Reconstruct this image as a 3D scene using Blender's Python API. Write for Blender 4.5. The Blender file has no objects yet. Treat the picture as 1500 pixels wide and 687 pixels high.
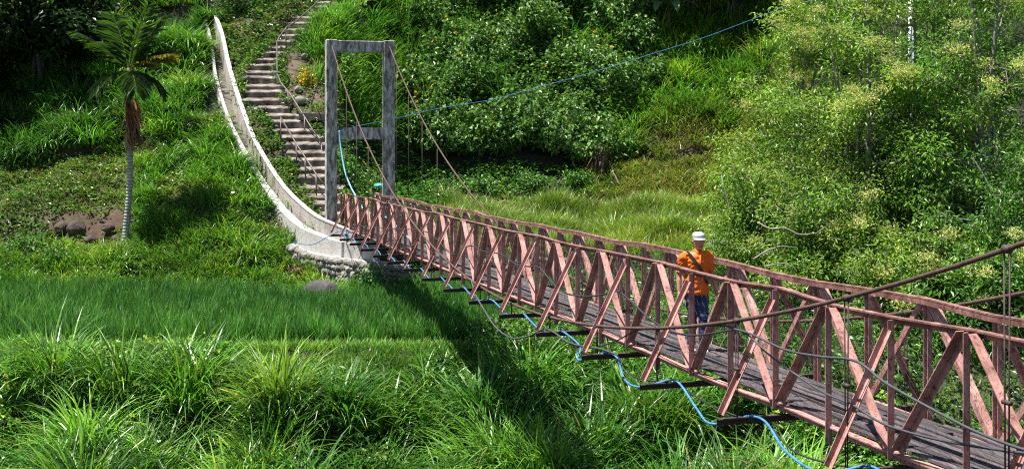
import bpy, math, random
import numpy as np
from mathutils import Vector, Matrix
R = math.radians
rng = np.random.default_rng(7)
random.seed(7)
S = bpy.context.scene
COL = S.collection

# ------------------------------------------------------------------ camera frame
F, HX, HY = 1800.0, 750.0, 190.0
def P(x, y, Y):
    """a point of the place, from where it is seen and how far away it stands"""
    return Vector(((x - HX) / F * Y, Y, -(y - HY) / F * Y))

cam = bpy.data.cameras.new('camera')
cam.sensor_width = 36.0
cam.lens = 36.0 * F / 1500.0
cam.shift_y = -(343.5 - HY) / 1500.0
cam.clip_start, cam.clip_end = 0.1, 1000
co = bpy.data.objects.new('camera', cam)
co.rotation_euler = (R(90), 0, 0)
COL.objects.link(co)
S.camera = co

# ------------------------------------------------------------------ light
SUN = Vector((-0.30, -0.06, 0.94)).normalized()
w = bpy.data.worlds.new('World'); S.world = w; w.use_nodes = True
nt = w.node_tree
bg = nt.nodes['Background']
sk = nt.nodes.new('ShaderNodeTexSky'); sk.sky_type = 'NISHITA'; sk.sun_disc = False
sk.sun_elevation = math.asin(SUN.z); sk.sun_rotation = math.atan2(SUN.x, SUN.y)
nt.links.new(sk.outputs[0], bg.inputs[0]); bg.inputs[1].default_value = 0.05
sl = bpy.data.lights.new('sun', 'SUN'); sl.energy = 5.0; sl.angle = R(0.5); sl.color = (1.0, 0.95, 0.87)
so = bpy.data.objects.new('sun', sl); COL.objects.link(so)
so.rotation_euler = (-SUN).to_track_quat('-Z', 'Y').to_euler(); so.location = (0, 20, 40)
S.view_settings.view_transform = 'Standard'; S.view_settings.look = 'None'
S.view_settings.exposure = 1.36; S.view_settings.gamma = 1.0
S.view_settings.use_curve_mapping = False
try:
    S.cycles.max_bounces = 7; S.cycles.diffuse_bounces = 3; S.cycles.glossy_bounces = 2
    S.cycles.transmission_bounces = 4; S.cycles.use_denoising = False; S.cycles.filter_width = 1.15; S.cycles.sample_clamp_indirect = 4.0; S.cycles.sample_clamp_direct = 12.0
except Exception:
    pass

# ------------------------------------------------------------------ materials
def newmat(name):
    m = bpy.data.materials.new(name); m.use_nodes = True
    n = m.node_tree.nodes; l = m.node_tree.links
    return m, n, l, n['Principled BSDF']
def ramp(n, l, src, stops):
    r = n.new('ShaderNodeValToRGB')
    els = r.color_ramp.elements
    while len(els) < len(stops): els.new(0.5)
    for e, (p, c) in zip(els, stops): e.position = p; e.color = (*c, 1)
    l.new(src, r.inputs[0]); return r.outputs[0]
def noise(n, l, scale, detail=4, rough=0.6, vec=None, stretch=None):
    t = n.new('ShaderNodeTexNoise'); t.inputs['Scale'].default_value = scale
    t.inputs['Detail'].default_value = detail; t.inputs['Roughness'].default_value = rough
    if vec is None:
        g = n.new('ShaderNodeNewGeometry'); vec = g.outputs['Position']
    if stretch:
        mp = n.new('ShaderNodeMapping'); mp.inputs['Scale'].default_value = stretch
        l.new(vec, mp.inputs[0]); vec = mp.outputs[0]
    l.new(vec, t.inputs['Vector'])
    return t.outputs['Fac']
def mix(n, l, fac, a, b, mode='MIX'):
    m = n.new('ShaderNodeMix'); m.data_type = 'RGBA'; m.blend_type = mode
    if isinstance(fac, float): m.inputs[0].default_value = fac
    else: l.new(fac, m.inputs[0])
    for i, v in ((6, a), (7, b)):
        if isinstance(v, tuple): m.inputs[i].default_value = (*v, 1)
        else: l.new(v, m.inputs[i])
    return m.outputs[2]
def bump(n, l, src, bs, strength=0.5, dist=0.02):
    b = n.new('ShaderNodeBump'); b.inputs['Strength'].default_value = strength
    b.inputs['Distance'].default_value = dist
    l.new(src, b.inputs['Height']); l.new(b.outputs[0], bs.inputs['Normal'])
def leafmat(name, trans=0.35, rough=0.42, spec=0.45):
    m, n, l, bs = newmat(name)
    a = n.new('ShaderNodeAttribute'); a.attribute_name = 'Col'
    v = noise(n, l, 1.3, 3)
    c = mix(n, l, 1.0, a.outputs['Color'], ramp(n, l, v, [(0.3, (0.72, 0.78, 0.8)), (0.7, (1.25, 1.15, 1.0))]), 'MULTIPLY')
    l.new(c, bs.inputs['Base Color'])
    bs.inputs['Roughness'].default_value = rough
    bs.inputs['Specular IOR Level'].default_value = spec
    t = n.new('ShaderNodeBsdfTranslucent')
    tc = mix(n, l, 1.0, c, (1.15, 1.3, 0.6), 'MULTIPLY'); l.new(tc, t.inputs[0])
    ms = n.new('ShaderNodeMixShader'); ms.inputs[0].default_value = trans
    l.new(bs.outputs[0], ms.inputs[1]); l.new(t.outputs[0], ms.inputs[2])
    l.new(ms.outputs[0], n['Material Output'].inputs[0])
    return m
M = {}
M['grass'] = leafmat('grass_blades', 0.30, 0.38, 0.45)
M['rice'] = leafmat('rice_blades', 0.28, 0.45, 0.25)
M['leaf'] = leafmat('shrub_leaves', 0.24, 0.45, 0.45)
M['treeleaf'] = leafmat('tree_leaves', 0.42, 0.42, 0.45)
M['petal'] = leafmat('petals', 0.3, 0.6, 0.2)

m, n, l, bs = newmat('earth')
a = n.new('ShaderNodeAttribute'); a.attribute_name = 'Col'
v = noise(n, l, 3.0, 8, 0.7)
l.new(mix(n, l, 1.0, a.outputs['Color'], ramp(n, l, v, [(0.25, (0.45, 0.42, 0.4)), (0.5, (0.95, 0.95, 0.95)), (0.75, (1.6, 1.5, 1.35))]), 'MULTIPLY'), bs.inputs['Base Color'])
bs.inputs['Roughness'].default_value = 0.95; bump(n, l, noise(n, l, 9, 8, 0.7), bs, 0.9, 0.12); M['earth'] = m

def stone(name, stops, scale, stretch=None, bumpd=0.03, rough=0.9, fine=14.0):
    m, n, l, bs = newmat(name)
    a = noise(n, l, scale, 8, 0.68, None, stretch)
    b = noise(n, l, fine, 6, 0.7)
    c = ramp(n, l, a, stops)
    c = mix(n, l, 1.0, c, ramp(n, l, b, [(0.3, (0.62, 0.62, 0.62)), (0.65, (1.12, 1.12, 1.12))]), 'MULTIPLY')
    l.new(c, bs.inputs['Base Color']); bs.inputs['Roughness'].default_value = rough
    bump(n, l, b, bs, 0.7, bumpd); M[name] = m
stone('channel_concrete', [(0.3, (0.20, 0.18, 0.165)), (0.42, (0.40, 0.385, 0.37)), (0.7, (0.52, 0.505, 0.49))], 1.1, (1.6, 1.6, 0.7), 0.02)
stone('channel_stained', [(0.34, (0.10, 0.095, 0.08)), (0.46, (0.27, 0.26, 0.24)), (0.56, (0.40, 0.385, 0.37)), (0.72, (0.52, 0.505, 0.49))], 1.3, (1.4, 1.4, 1.0), 0.03)
stone('channel_bed', [(0.3, (0.06, 0.052, 0.045)), (0.6, (0.15, 0.13, 0.115)), (0.8, (0.26, 0.23, 0.21))], 1.4, None, 0.03)  # bed colour set darker, carrying the shade between the channel walls
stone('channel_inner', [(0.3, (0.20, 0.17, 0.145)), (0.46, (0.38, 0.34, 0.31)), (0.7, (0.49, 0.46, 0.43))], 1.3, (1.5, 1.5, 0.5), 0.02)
stone('tower_concrete', [(0.37, (0.085, 0.079, 0.073)), (0.45, (0.23, 0.215, 0.20)), (0.52, (0.42, 0.395, 0.37)), (0.60, (0.66, 0.63, 0.60))], 3.4, (2.2, 2.2, 0.7), 0.03, 0.9, 18.0)
stone('step_concrete', [(0.36, (0.045, 0.038, 0.028)), (0.46, (0.13, 0.108, 0.09)), (0.54, (0.22, 0.19, 0.165)), (0.68, (0.36, 0.325, 0.295))], 1.9, None, 0.05)
stone('rubble', [(0.3, (0.10, 0.09, 0.08)), (0.55, (0.24, 0.225, 0.21)), (0.75, (0.38, 0.365, 0.345))], 2.2, None, 0.05)
stone('river_stone', [(0.3, (0.06, 0.062, 0.066)), (0.55, (0.15, 0.153, 0.16)), (0.75, (0.27, 0.273, 0.28))], 2.2, None, 0.05)
stone('boulder_rock', [(0.3, (0.03, 0.027, 0.03)), (0.6, (0.085, 0.078, 0.082)), (0.8, (0.17, 0.155, 0.155))], 2.5, None, 0.06)
stone('brown_rock', [(0.3, (0.03, 0.022, 0.017)), (0.6, (0.085, 0.062, 0.05)), (0.8, (0.17, 0.135, 0.115))], 3.0, None, 0.06)
stone('bark', [(0.3, (0.10, 0.092, 0.082)), (0.55, (0.23, 0.215, 0.195)), (0.75, (0.40, 0.38, 0.355))], 5.0, (2, 2, 0.6), 0.03)
stone('dead_wood', [(0.3, (0.16, 0.13, 0.11)), (0.6, (0.34, 0.30, 0.27)), (0.8, (0.5, 0.46, 0.42))], 6.0, None, 0.02)
stone('dry_leaf', [(0.3, (0.07, 0.035, 0.02)), (0.55, (0.2, 0.10, 0.055)), (0.75, (0.36, 0.22, 0.13))], 4.0, None, 0.01)

# palm trunk: pale with leaf scar rings
m, n, l, bs = newmat('palm_bark')
tc = n.new('ShaderNodeTexCoord')
wv = n.new('ShaderNodeTexWave'); wv.bands_direction = 'Z'; wv.inputs['Scale'].default_value = 2.6
wv.inputs['Distortion'].default_value = 1.4; wv.inputs['Detail'].default_value = 2
l.new(tc.outputs['Object'], wv.inputs['Vector'])
c = ramp(n, l, wv.outputs['Fac'], [(0.03, (0.22, 0.21, 0.20)), (0.25, (0.33, 0.32, 0.31)), (0.8, (0.39, 0.38, 0.37))])
c = mix(n, l, 1.0, c, ramp(n, l, noise(n, l, 7, 5), [(0.35, (0.55, 0.53, 0.5)), (0.65, (1.1, 1.1, 1.1))]), 'MULTIPLY')
l.new(c, bs.inputs['Base Color']); bs.inputs['Roughness'].default_value = 0.85
bump(n, l, wv.outputs['Fac'], bs, 0.6, 0.03); M['palm_bark'] = m

# red oxide paint, chalky, chipped and rusted
def paintmat(name, stops, lo, hi, chip=0.66):
    m, n, l, bs = newmat(name)
    c = ramp(n, l, noise(n, l, 3.2, 8, 0.7), stops)
    def mask(sc, p0, p1, stretch=None):
        b = n.new('ShaderNodeRGBToBW'); l.new(ramp(n, l, noise(n, l, sc, 8, 0.72, None, stretch), [(p0, (0, 0, 0)), (p1, (1, 1, 1))]), b.inputs[0]); return b.outputs[0]
    c = mix(n, l, mask(7.0, lo, hi), c, (0.085, 0.036, 0.026))
    c = mix(n, l, mask(5.0, 0.55, 0.68, (3, 3, 0.5)), c, (0.13, 0.06, 0.045))
    c = mix(n, l, mask(34.0, 0.56, 0.66), c, (0.065, 0.03, 0.022))
    c = mix(n, l, mask(15.0, chip, chip + 0.08), c, (0.46, 0.34, 0.31))
    l.new(c, bs.inputs['Base Color']); bs.inputs['Roughness'].default_value = 0.65; bs.inputs['Specular IOR Level'].default_value = 0.3
    bump(n, l, noise(n, l, 26, 6, 0.7), bs, 0.4, 0.006); M[name] = m
paintmat('red_paint', [(0.30, (0.17, 0.078, 0.066)), (0.47, (0.36, 0.185, 0.162)), (0.66, (0.50, 0.305, 0.272))], 0.56, 0.67)
paintmat('rail_paint', [(0.30, (0.10, 0.047, 0.040)), (0.50, (0.22, 0.108, 0.094)), (0.68, (0.40, 0.23, 0.20))], 0.48, 0.62)
stone('rust', [(0.3, (0.035, 0.019, 0.014)), (0.55, (0.085, 0.045, 0.035)), (0.75, (0.15, 0.085, 0.066))], 9.0, None, 0.006, 0.75, 40.0)
stone('dark_steel', [(0.3, (0.022, 0.015, 0.014)), (0.55, (0.055, 0.034, 0.03)), (0.75, (0.13, 0.07, 0.06))], 8.0, None, 0.006, 0.7, 40.0)

m, n, l, bs = newmat('deck_wood')
a = n.new('ShaderNodeAttribute'); a.attribute_name = 'Col'
g = n.new('ShaderNodeNewGeometry')
mp = n.new('ShaderNodeMapping'); mp.inputs['Rotation'].default_value = (0, 0, R(-16.1)); mp.inputs['Scale'].default_value = (22, 1.3, 6)
l.new(g.outputs['Position'], mp.inputs[0])
v = noise(n, l, 1.6, 8, 0.7, mp.outputs[0])
c = mix(n, l, 1.0, a.outputs['Color'], ramp(n, l, v, [(0.32, (0.3, 0.3, 0.3)), (0.5, (0.95, 0.93, 0.95)), (0.7, (1.7, 1.65, 1.7))]), 'MULTIPLY')
l.new(c, bs.inputs['Base Color']); bs.inputs['Roughness'].default_value = 0.85
bump(n, l, v, bs, 0.8, 0.02); M['deck_wood'] = m

def plain(name, col, rough=0.6, metal=0.0, var=0.25, scale=8.0, spec=0.5):
    m, n, l, bs = newmat(name)
    v = noise(n, l, scale, 5, 0.65)
    lo = tuple(x * (1 - var) for x in col); hi = tuple(min(1, x * (1 + var)) for x in col)
    l.new(ramp(n, l, v, [(0.3, lo), (0.7, hi)]), bs.inputs['Base Color'])
    bs.inputs['Roughness'].default_value = rough; bs.inputs['Metallic'].default_value = metal
    bs.inputs['Specular IOR Level'].default_value = spec; M[name] = m
plain('wire', (0.17, 0.155, 0.15), 0.45, 0.5)
plain('blue_pipe', (0.045, 0.17, 0.40), 0.65, 0, 0.45, 9, 0.3)
plain('pale_blue_hose', (0.16, 0.42, 0.66), 0.5, 0, 0.2, 5)
plain('rope_blue', (0.03, 0.13, 0.30), 0.7, 0, 0.2, 5)
plain('black_hose', (0.028, 0.030, 0.036), 0.45)
plain('grey_hose', (0.045, 0.048, 0.058), 0.65)
plain('rail_steel', (0.10, 0.085, 0.08), 0.55, 0.4)
plain('white_plastic', (0.72, 0.74, 0.76), 0.5, 0, 0.1)
plain('turquoise_plastic', (0.05, 0.42, 0.40), 0.45)
plain('shirt_orange', (0.66, 0.14, 0.018), 0.8, 0, 0.1, 30, 0.2)
plain('shirt_print', (0.80, 0.36, 0.16), 0.8, 0, 0.1, 30, 0.2)
plain('denim', (0.03, 0.05, 0.12), 0.85, 0, 0.45, 9, 0.2)
plain('skin', (0.40, 0.20, 0.125), 0.5, 0, 0.12, 12)
plain('cap_cloth', (0.50, 0.51, 0.54), 0.85, 0, 0.12, 30, 0.2)
plain('cap_grey', (0.36, 0.38, 0.42), 0.85, 0, 0.35, 40, 0.2)
plain('strap_black', (0.022, 0.018, 0.02), 0.6)
plain('hair_black', (0.012, 0.010, 0.010), 0.5)
plain('shoe_white', (0.66, 0.66, 0.68), 0.6)
plain('shoe_sole', (0.10, 0.10, 0.11), 0.7)
plain('eye_white', (0.55, 0.52, 0.48), 0.3)
plain('lip', (0.17, 0.06, 0.05), 0.5)

# ------------------------------------------------------------------ mesh helpers
def link(name, me, mat=None, parent=None):
    o = bpy.data.objects.new(name, me); COL.objects.link(o)
    if mat is not None: me.materials.append(M[mat] if isinstance(mat, str) else mat)
    if parent is not None: o.parent = parent
    return o
def tag(o, label=None, cat=None, group=None, kind=None):
    if label: o['label'] = label
    if cat: o['category'] = cat
    if group: o['group'] = group
    if kind: o['kind'] = kind
    return o
def empty(name, loc, label, cat, group=None):
    o = bpy.data.objects.new(name, None); COL.objects.link(o)
    o.location = loc; o.empty_display_size = 0.2
    return tag(o, label, cat, group)
def local(o, parent):
    """parent o (built in world coordinates) keeping its place"""
    o.parent = parent
    o.matrix_parent_inverse = Matrix.Translation(-Vector(parent.location))
    return o

class MB:
    def __init__(s): s.v = []; s.f = []; s.c = []; s.smooth = False
    def add(s, vs, fs, col=None):
        b = len(s.v); s.v.extend([tuple(p) for p in vs]); s.f.extend([tuple(i + b for i in f) for f in fs])
        if col is not None: s.c.extend([col] * len(vs))
    def box(s, c, hx, hy, hz, ax=None, ay=None, az=None, col=None):
        ax = Vector(ax) if ax is not None else Vector((1, 0, 0)); ay = Vector(ay) if ay is not None else Vector((0, 1, 0)); az = Vector(az) if az is not None else Vector((0, 0, 1))
        c = Vector(c)
        vs = [c + ax * (hx * i) + ay * (hy * j) + az * (hz * k) for k in (-1, 1) for j in (-1, 1) for i in (-1, 1)]
        s.add(vs, [(0, 2, 3, 1), (4, 5, 7, 6), (0, 1, 5, 4), (2, 6, 7, 3), (0, 4, 6, 2), (1, 3, 7, 5)], col)
    def bar(s, p0, p1, w, h, side, col=None):
        p0 = Vector(p0); p1 = Vector(p1); a = (p1 - p0); L = a.length; a.normalize()
        side = (Vector(side) - a * a.dot(Vector(side))).normalized(); up = a.cross(side)
        s.box((p0 + p1) / 2, L / 2, w / 2, h / 2, a, side, up, col)
    def angle(s, p0, p1, wd, t, side, fw=None):
        """rolled steel angle: a web in the truss plane and a flange along its upper edge"""
        p0 = Vector(p0); p1 = Vector(p1); a = (p1 - p0); L = a.length; a.normalize()
        side = (Vector(side) - a * a.dot(Vector(side))).normalized(); up = a.cross(side)
        if up.z < 0: up = -up
        mid = (p0 + p1) / 2
        s.box(mid, L / 2, t / 2, wd / 2, a, side, up)
        fw = fw or wd; s.box(mid + up * (wd / 2 - t / 2 - 0.001) + side * (fw / 2 + t / 2 + 0.0005), L / 2, fw / 2, t / 2, a, side, up)
    def tube(s, pts, rad, sides=6, cap=True, col=None):
        pts = [Vector(p) for p in pts]; n = len(pts)
        rad = [rad] * n if isinstance(rad, (int, float)) else rad
        prev = None; rings = []
        for i, p in enumerate(pts):
            t = (pts[min(i + 1, n - 1)] - pts[max(i - 1, 0)])
            t = t.normalized() if t.length > 1e-9 else Vector((0, 0, 1))
            if prev is None:
                r = t.cross(Vector((0.13, 0.2, 1))) if abs(t.z) < 0.95 else t.cross(Vector((1, 0.1, 0)))
            else: r = prev - t * prev.dot(t)
            r.normalize(); prev = r; u = t.cross(r)
            rings.append([p + (r * math.cos(2 * math.pi * k / sides) + u * math.sin(2 * math.pi * k / sides)) * rad[i] for k in range(sides)])
        vs = [q for rg in rings for q in rg]; fs = []
        for i in range(n - 1):
            for k in range(sides):
                a = i * sides + k; b = i * sides + (k + 1) % sides
                fs.append((a, b, b + sides, a + sides))
        if cap: fs.append(tuple(reversed(range(sides)))); fs.append(tuple(range((n - 1) * sides, n * sides)))
        s.add(vs, fs, col)
    def blob(s, c, r, seed=0, rough=0.18, flat=1.0, sub=2, col=None, ang=True):
        """irregular stone"""
        me = _ico(sub); rr = random.Random(seed); c = Vector(c)
        r = Vector(r) if not isinstance(r, (int, float)) else Vector((r, r, r * flat))
        offs = [Vector((rr.uniform(-1, 1), rr.uniform(-1, 1), rr.uniform(-1, 1))).normalized() for _ in range(7)]
        lim = [rr.uniform(0.68, 0.95) for _ in offs]
        rot = Matrix.Rotation(rr.uniform(0, 6.28), 3, 'Z')
        vs = []
        for v in me[0]:
            q = Vector(v)
            for o, k in zip(offs, lim):
                d = q.dot(o)
                if d > k: q = q - o * (d - k) * 0.85
            q = q * (1 + rough * (rr.random() - 0.5) * 0.6)
            vs.append(c + rot @ Vector((q.x * r.x, q.y * r.y, q.z * r.z)))
        s.add(vs, me[1], col)
    def mesh(s, name):
        me = bpy.data.meshes.new(name); me.from_pydata(s.v, [], s.f); me.validate(); me.update()
        if s.c:
            at = me.attributes.new('Col', 'FLOAT_COLOR', 'POINT')
            at.data.foreach_set('color', np.array([(*c, 1) for c in s.c], np.float32).ravel())
        if s.smooth: me.polygons.foreach_set('use_smooth', [True] * len(me.polygons))
        return me
    def build(s, name, mat, parent=None): return link(name, s.mesh(name), mat, parent)
_icoc = {}
def _ico(sub):
    if sub not in _icoc:
        import bmesh
        bm = bmesh.new(); bmesh.ops.create_icosphere(bm, subdivisions=sub, radius=1)
        _icoc[sub] = ([tuple(v.co) for v in bm.verts], [tuple(x.index for x in f.verts) for f in bm.faces]); bm.free()
    return _icoc[sub]
def bevel(o, w=0.02, seg=2):
    b = o.modifiers.new('bevel', 'BEVEL'); b.width = w; b.segments = seg; b.limit_method = 'ANGLE'; return o
def spline(pts, per=8):
    pts = [Vector(p) for p in pts]; out = []
    for i in range(len(pts) - 1):
        p0 = pts[max(i - 1, 0)]; p1 = pts[i]; p2 = pts[i + 1]; p3 = pts[min(i + 2, len(pts) - 1)]
        for k in range(per):
            t = k / per
            out.append(0.5 * ((2 * p1) + (p2 - p0) * t + (2 * p0 - 5 * p1 + 4 * p2 - p3) * t * t + (3 * p1 - p0 - 3 * p2 + p3) * t ** 3))
    out.append(pts[-1]); return out

def raw_mesh(name, V, quads=None, tris=None, C=None, smooth=True):
    me = bpy.data.meshes.new(name)
    me.vertices.add(len(V)); me.vertices.foreach_set('co', np.ascontiguousarray(V, np.float32).ravel())
    q = np.zeros((0, 4), np.int32) if quads is None else quads; t = np.zeros((0, 3), np.int32) if tris is None else tris
    nl = q.size + t.size; npoly = len(q) + len(t)
    me.loops.add(nl); me.polygons.add(npoly)
    me.loops.foreach_set('vertex_index', np.concatenate([q.ravel(), t.ravel()]).astype(np.int32))
    st = np.concatenate([np.arange(len(q)) * 4, q.size + np.arange(len(t)) * 3]).astype(np.int32)
    me.polygons.foreach_set('loop_start', st)
    me.polygons.foreach_set('use_smooth', np.full(npoly, smooth))
    if C is not None:
        at = me.attributes.new('Col', 'FLOAT_COLOR', 'POINT')
        C4 = np.concatenate([C, np.ones((len(C), 1))], 1).astype(np.float32)
        at.data.foreach_set('color', C4.ravel())
    me.update(calc_edges=True); return me

def blades(root, h, az, lean, curl, wd, col, seg=3, twist=None):
    """curved grass blades; arrays of length N -> (V, quads, C)"""
    N = len(root); V = np.zeros((N, seg + 1, 2, 3)); p = root.copy()
    d = np.stack([np.cos(az), np.sin(az)], 1)
    tw = az + np.pi / 2 + (rng.uniform(-0.9, 0.9, N) if twist is None else twist)
    side = np.stack([np.cos(tw), np.sin(tw), np.zeros(N)], 1)
    for i in range(seg + 1):
        t = i / seg
        ww = wd * (0.75 + 0.6 * t if t < 0.4 else (1 - t) ** 0.75 * 1.35 + 0.02) * 0.5
        V[:, i, 0] = p - side * ww[:, None]; V[:, i, 1] = p + side * ww[:, None]
        ph = lean + curl * (t + 0.5 / seg)
        st = h / seg
        p = p + np.concatenate([d * (np.sin(ph) * st)[:, None], (np.cos(ph) * st)[:, None]], 1)
    base = (np.arange(N) * (seg + 1) * 2)[:, None]
    qs = []
    for i in range(seg):
        a = base + i * 2; qs.append(np.concatenate([a, a + 1, a + 3, a + 2], 1))
    C = np.repeat(col, (seg + 1) * 2, 0)
    return V.reshape(-1, 3), np.concatenate(qs), C
def leaves(c, d, L, W, col, fold=0.25, up=None):
    """two-faced folded leaves: base, left, tip, right"""
    N = len(c); d = d / np.linalg.norm(d, axis=1, keepdims=True)
    if up is None:
        up = np.tile(np.array([[0, 0, 1.0]]), (N, 1)) + rng.normal(0, 0.45, (N, 3))
    s = np.cross(d, up); s /= np.linalg.norm(s, axis=1, keepdims=True) + 1e-9
    u = np.cross(s, d)
    V = np.zeros((N, 4, 3)); mid = c + d * (L * 0.45)[:, None]
    V[:, 0] = c; V[:, 1] = mid - s * (W / 2)[:, None] + u * (W * fold)[:, None]
    V[:, 2] = c + d * L[:, None] - u * (L * 0.18)[:, None]; V[:, 3] = mid + s * (W / 2)[:, None] + u * (W * fold)[:, None]
    b = (np.arange(N) * 4)[:, None]
    t = np.concatenate([np.concatenate([b, b + 2, b + 1], 1), np.concatenate([b, b + 3, b + 2], 1)])
    return V.reshape(-1, 3), t, np.repeat(col, 4, 0)
def pick(cols, n, var=0.22):
    """natural colour differences between single plants"""
    cols = np.array(cols, float); k = rng.integers(0, len(cols), n)
    c = cols[k] * (1 + rng.normal(0, var, (n, 1))) * (1 + rng.normal(0, 0.06, (n, 3)))
    return np.clip(c, 0.004, 0.9)
class Soup:
    def __init__(s): s.V = []; s.Q = []; s.T = []; s.C = []; s.n = 0
    def blades(s, *a, **k):
        V, Q, C = blades(*a, **k); s.V.append(V); s.Q.append(Q + s.n); s.C.append(C); s.n += len(V)
    def leaves(s, *a, **k):
        V, T, C = leaves(*a, **k); s.V.append(V); s.T.append(T + s.n); s.C.append(C); s.n += len(V)
    def mesh(s, name):
        if len(s.V[0]) > 60000:
            for i in range(len(s.V)):
                q = vnoise(s.V[i][:, 0], s.V[i][:, 1], 0.33, 61); s.C[i] = s.C[i] * np.stack([0.68 + 0.72 * q, 0.76 + 0.52 * q, 0.8 + 0.4 * q], 1)
        return raw_mesh(name, np.concatenate(s.V), np.concatenate(s.Q) if s.Q else None, np.concatenate(s.T) if s.T else None, np.concatenate(s.C), smooth=False)
    def build(s, name, mat, parent=None): return link(name, s.mesh(name), mat, parent)

_nt = np.random.default_rng(99).random((256, 256))
def vnoise(x, y, sc=1.0, off=0):
    x = np.asarray(x, float) * sc + 1000 + off * 17.3; y = np.asarray(y, float) * sc + 1000 + off * 7.9
    xi = np.floor(x).astype(int); yi = np.floor(y).astype(int); fx = x - xi; fy = y - yi
    fx = fx * fx * (3 - 2 * fx); fy = fy * fy * (3 - 2 * fy)
    g = lambda i, j: _nt[i % 256, j % 256]
    return (g(xi, yi) * (1 - fx) + g(xi + 1, yi) * fx) * (1 - fy) + (g(xi, yi + 1) * (1 - fx) + g(xi + 1, yi + 1) * fx) * fy

# ------------------------------------------------------------------ terrain
COLX = np.array([-500, 0, 170, 300, 430, 470, 550, 610, 800, 1060, 1180, 2000.])
near = [(-40, -9.6), (22, -9.2), (28.3, -8.3), (31.9, -6.05), (32.5, -5.76)]
PROF = {
 -500: [(44.5, -5.8), (46, -5.0), (47.6, -4.4), (48.6, -3.4), (53, -1.3), (57, 1.8), (62, 6.0), (70, 12), (95, 28)],
 0:    [(44.5, -5.8), (46, -5.0), (47.6, -4.4), (48.6, -3.4), (53, -1.3), (57, 1.8), (62, 6.0), (70, 12), (95, 28)],
 170:  [(44.3, -5.8), (45.8, -4.9), (47.2, -4.3), (48.3, -3.2), (52.6, -0.9), (56.6, 2.2), (61.5, 5.9), (70, 12), (95, 28)],
 300:  [(43.5, -5.8), (45, -4.9), (46.5, -4.0), (48, -2.9), (52, -0.35), (56, 2.7), (60.5, 5.3), (70, 12), (95, 28)],
 430:  [(43.0, -5.8), (45.2, -5.3), (46.3, -4.6), (47.5, -3.5), (51, -0.75), (56, 2.85), (61, 5.7), (70, 12), (95, 28)],
 470:  [(42.6, -5.8), (43.8, -5.6), (44.8, -5.1), (46.0, -3.9), (51, -0.8), (56, 2.7), (61, 5.8), (70, 12), (95, 28)],
 550:  [(42.2, -5.8), (42.8, -5.7), (43.6, -5.2), (45.0, -3.98), (54.5, -2.9), (58.8, 0.2), (63.2, 4.2), (70, 10.5), (95, 28)],
 610:  [(45.6, -5.8), (46.6, -5.2), (48.5, -4.5), (56.0, -3.45), (58.6, -2.6), (60.5, -1.4), (63.5, 2.0), (70, 8.5), (95, 27)],
 800:  [(47.6, -5.8), (48.3, -5.0), (50.5, -4.5), (57.0, -3.5), (58.6, -2.6), (60.5, -1.6), (63.5, 1.6), (70, 8), (95, 27)],
 1060: [(45.6, -5.9), (47.3, -5.2), (50, -4.7), (57.0, -3.5), (58.6, -2.3), (60.5, -1.0), (64, 2.2), (70, 8), (95, 27)],
 1180: [(38.5, -5.9), (41, -5.6), (46, -5.2), (52.0, -3.9), (55.6, -1.8), (58.5, 0.6), (62.5, 4.2), (70, 10.5), (95, 28)],
 2000: [(38.5, -5.9), (41, -5.6), (46, -5.2), (52.0, -3.9), (55.6, -1.8), (58.5, 0.6), (62.5, 4.2), (70, 10.5), (95, 28)],
}
KY = np.array([[q[0] for q in near + PROF[int(x)]] for x in COLX]); KZ = np.array([[q[1] for q in near + PROF[int(x)]] for x in COLX])

# staircase stations: height on the picture, distance, left edge, right edge
STAIR = [(326, 47.2, 468, 513), (300, 48.1, 458, 509), (285, 48.6, 451, 505), (250, 49.8, 436, 491), (215, 51.0, 417, 479), (192, 51.9, 403, 472),
         (178, 52.4, 396, 455), (164, 53.0, 388, 430), (150, 53.6, 357, 418), (120, 54.9, 357, 412), (100, 55.8, 357, 409), (86, 56.5, 372, 408),
         (72, 57.3, 386, 414), (60, 58.1, 398, 430), (45, 59.2, 413, 449), (25, 60.6, 434, 466), (10, 61.7, 454, 478), (-5, 62.8, 466, 494), (-30, 64.6, 480, 512)]
ST_Y = np.array([s[1] for s in STAIR]); ST_Z = np.array([-(s[0] - HY) / F * s[1] for s in STAIR])
ST_L = np.array([s[2] for s in STAIR], float); ST_R = np.array([s[3] for s in STAIR], float)
# concrete channel stations: top of left wall (x, y), top of right wall (x, y), distance
CHAN = [(301, 34, 317, 33, 60.0), (309, 70, 327, 60, 57.6), (314, 110, 338, 108, 55.6), (330, 165, 354, 160, 53.0), (350, 212, 374, 203, 51.2),
        (373, 255, 398, 245, 49.7), (398, 293, 420, 276, 48.4), (420, 318, 442, 298, 47.4), (446, 337, 466, 317, 46.1), (482, 350, 494, 330, 45.1), (518, 358, 522, 341, 44.3), (552, 364, 555, 349, 43.8)]
CH_Y = np.array([c[4] for c in CHAN])[::-1]; CH_L = np.array([c[0] for c in CHAN], float)[::-1]; CH_R = np.array([c[2] for c in CHAN], float)[::-1]
CH_ZL = np.array([-(c[1] - HY) / F * c[4] for c in CHAN])[::-1]; CH_ZR = np.array([-(c[3] - HY) / F * c[4] for c in CHAN])[::-1]

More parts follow.
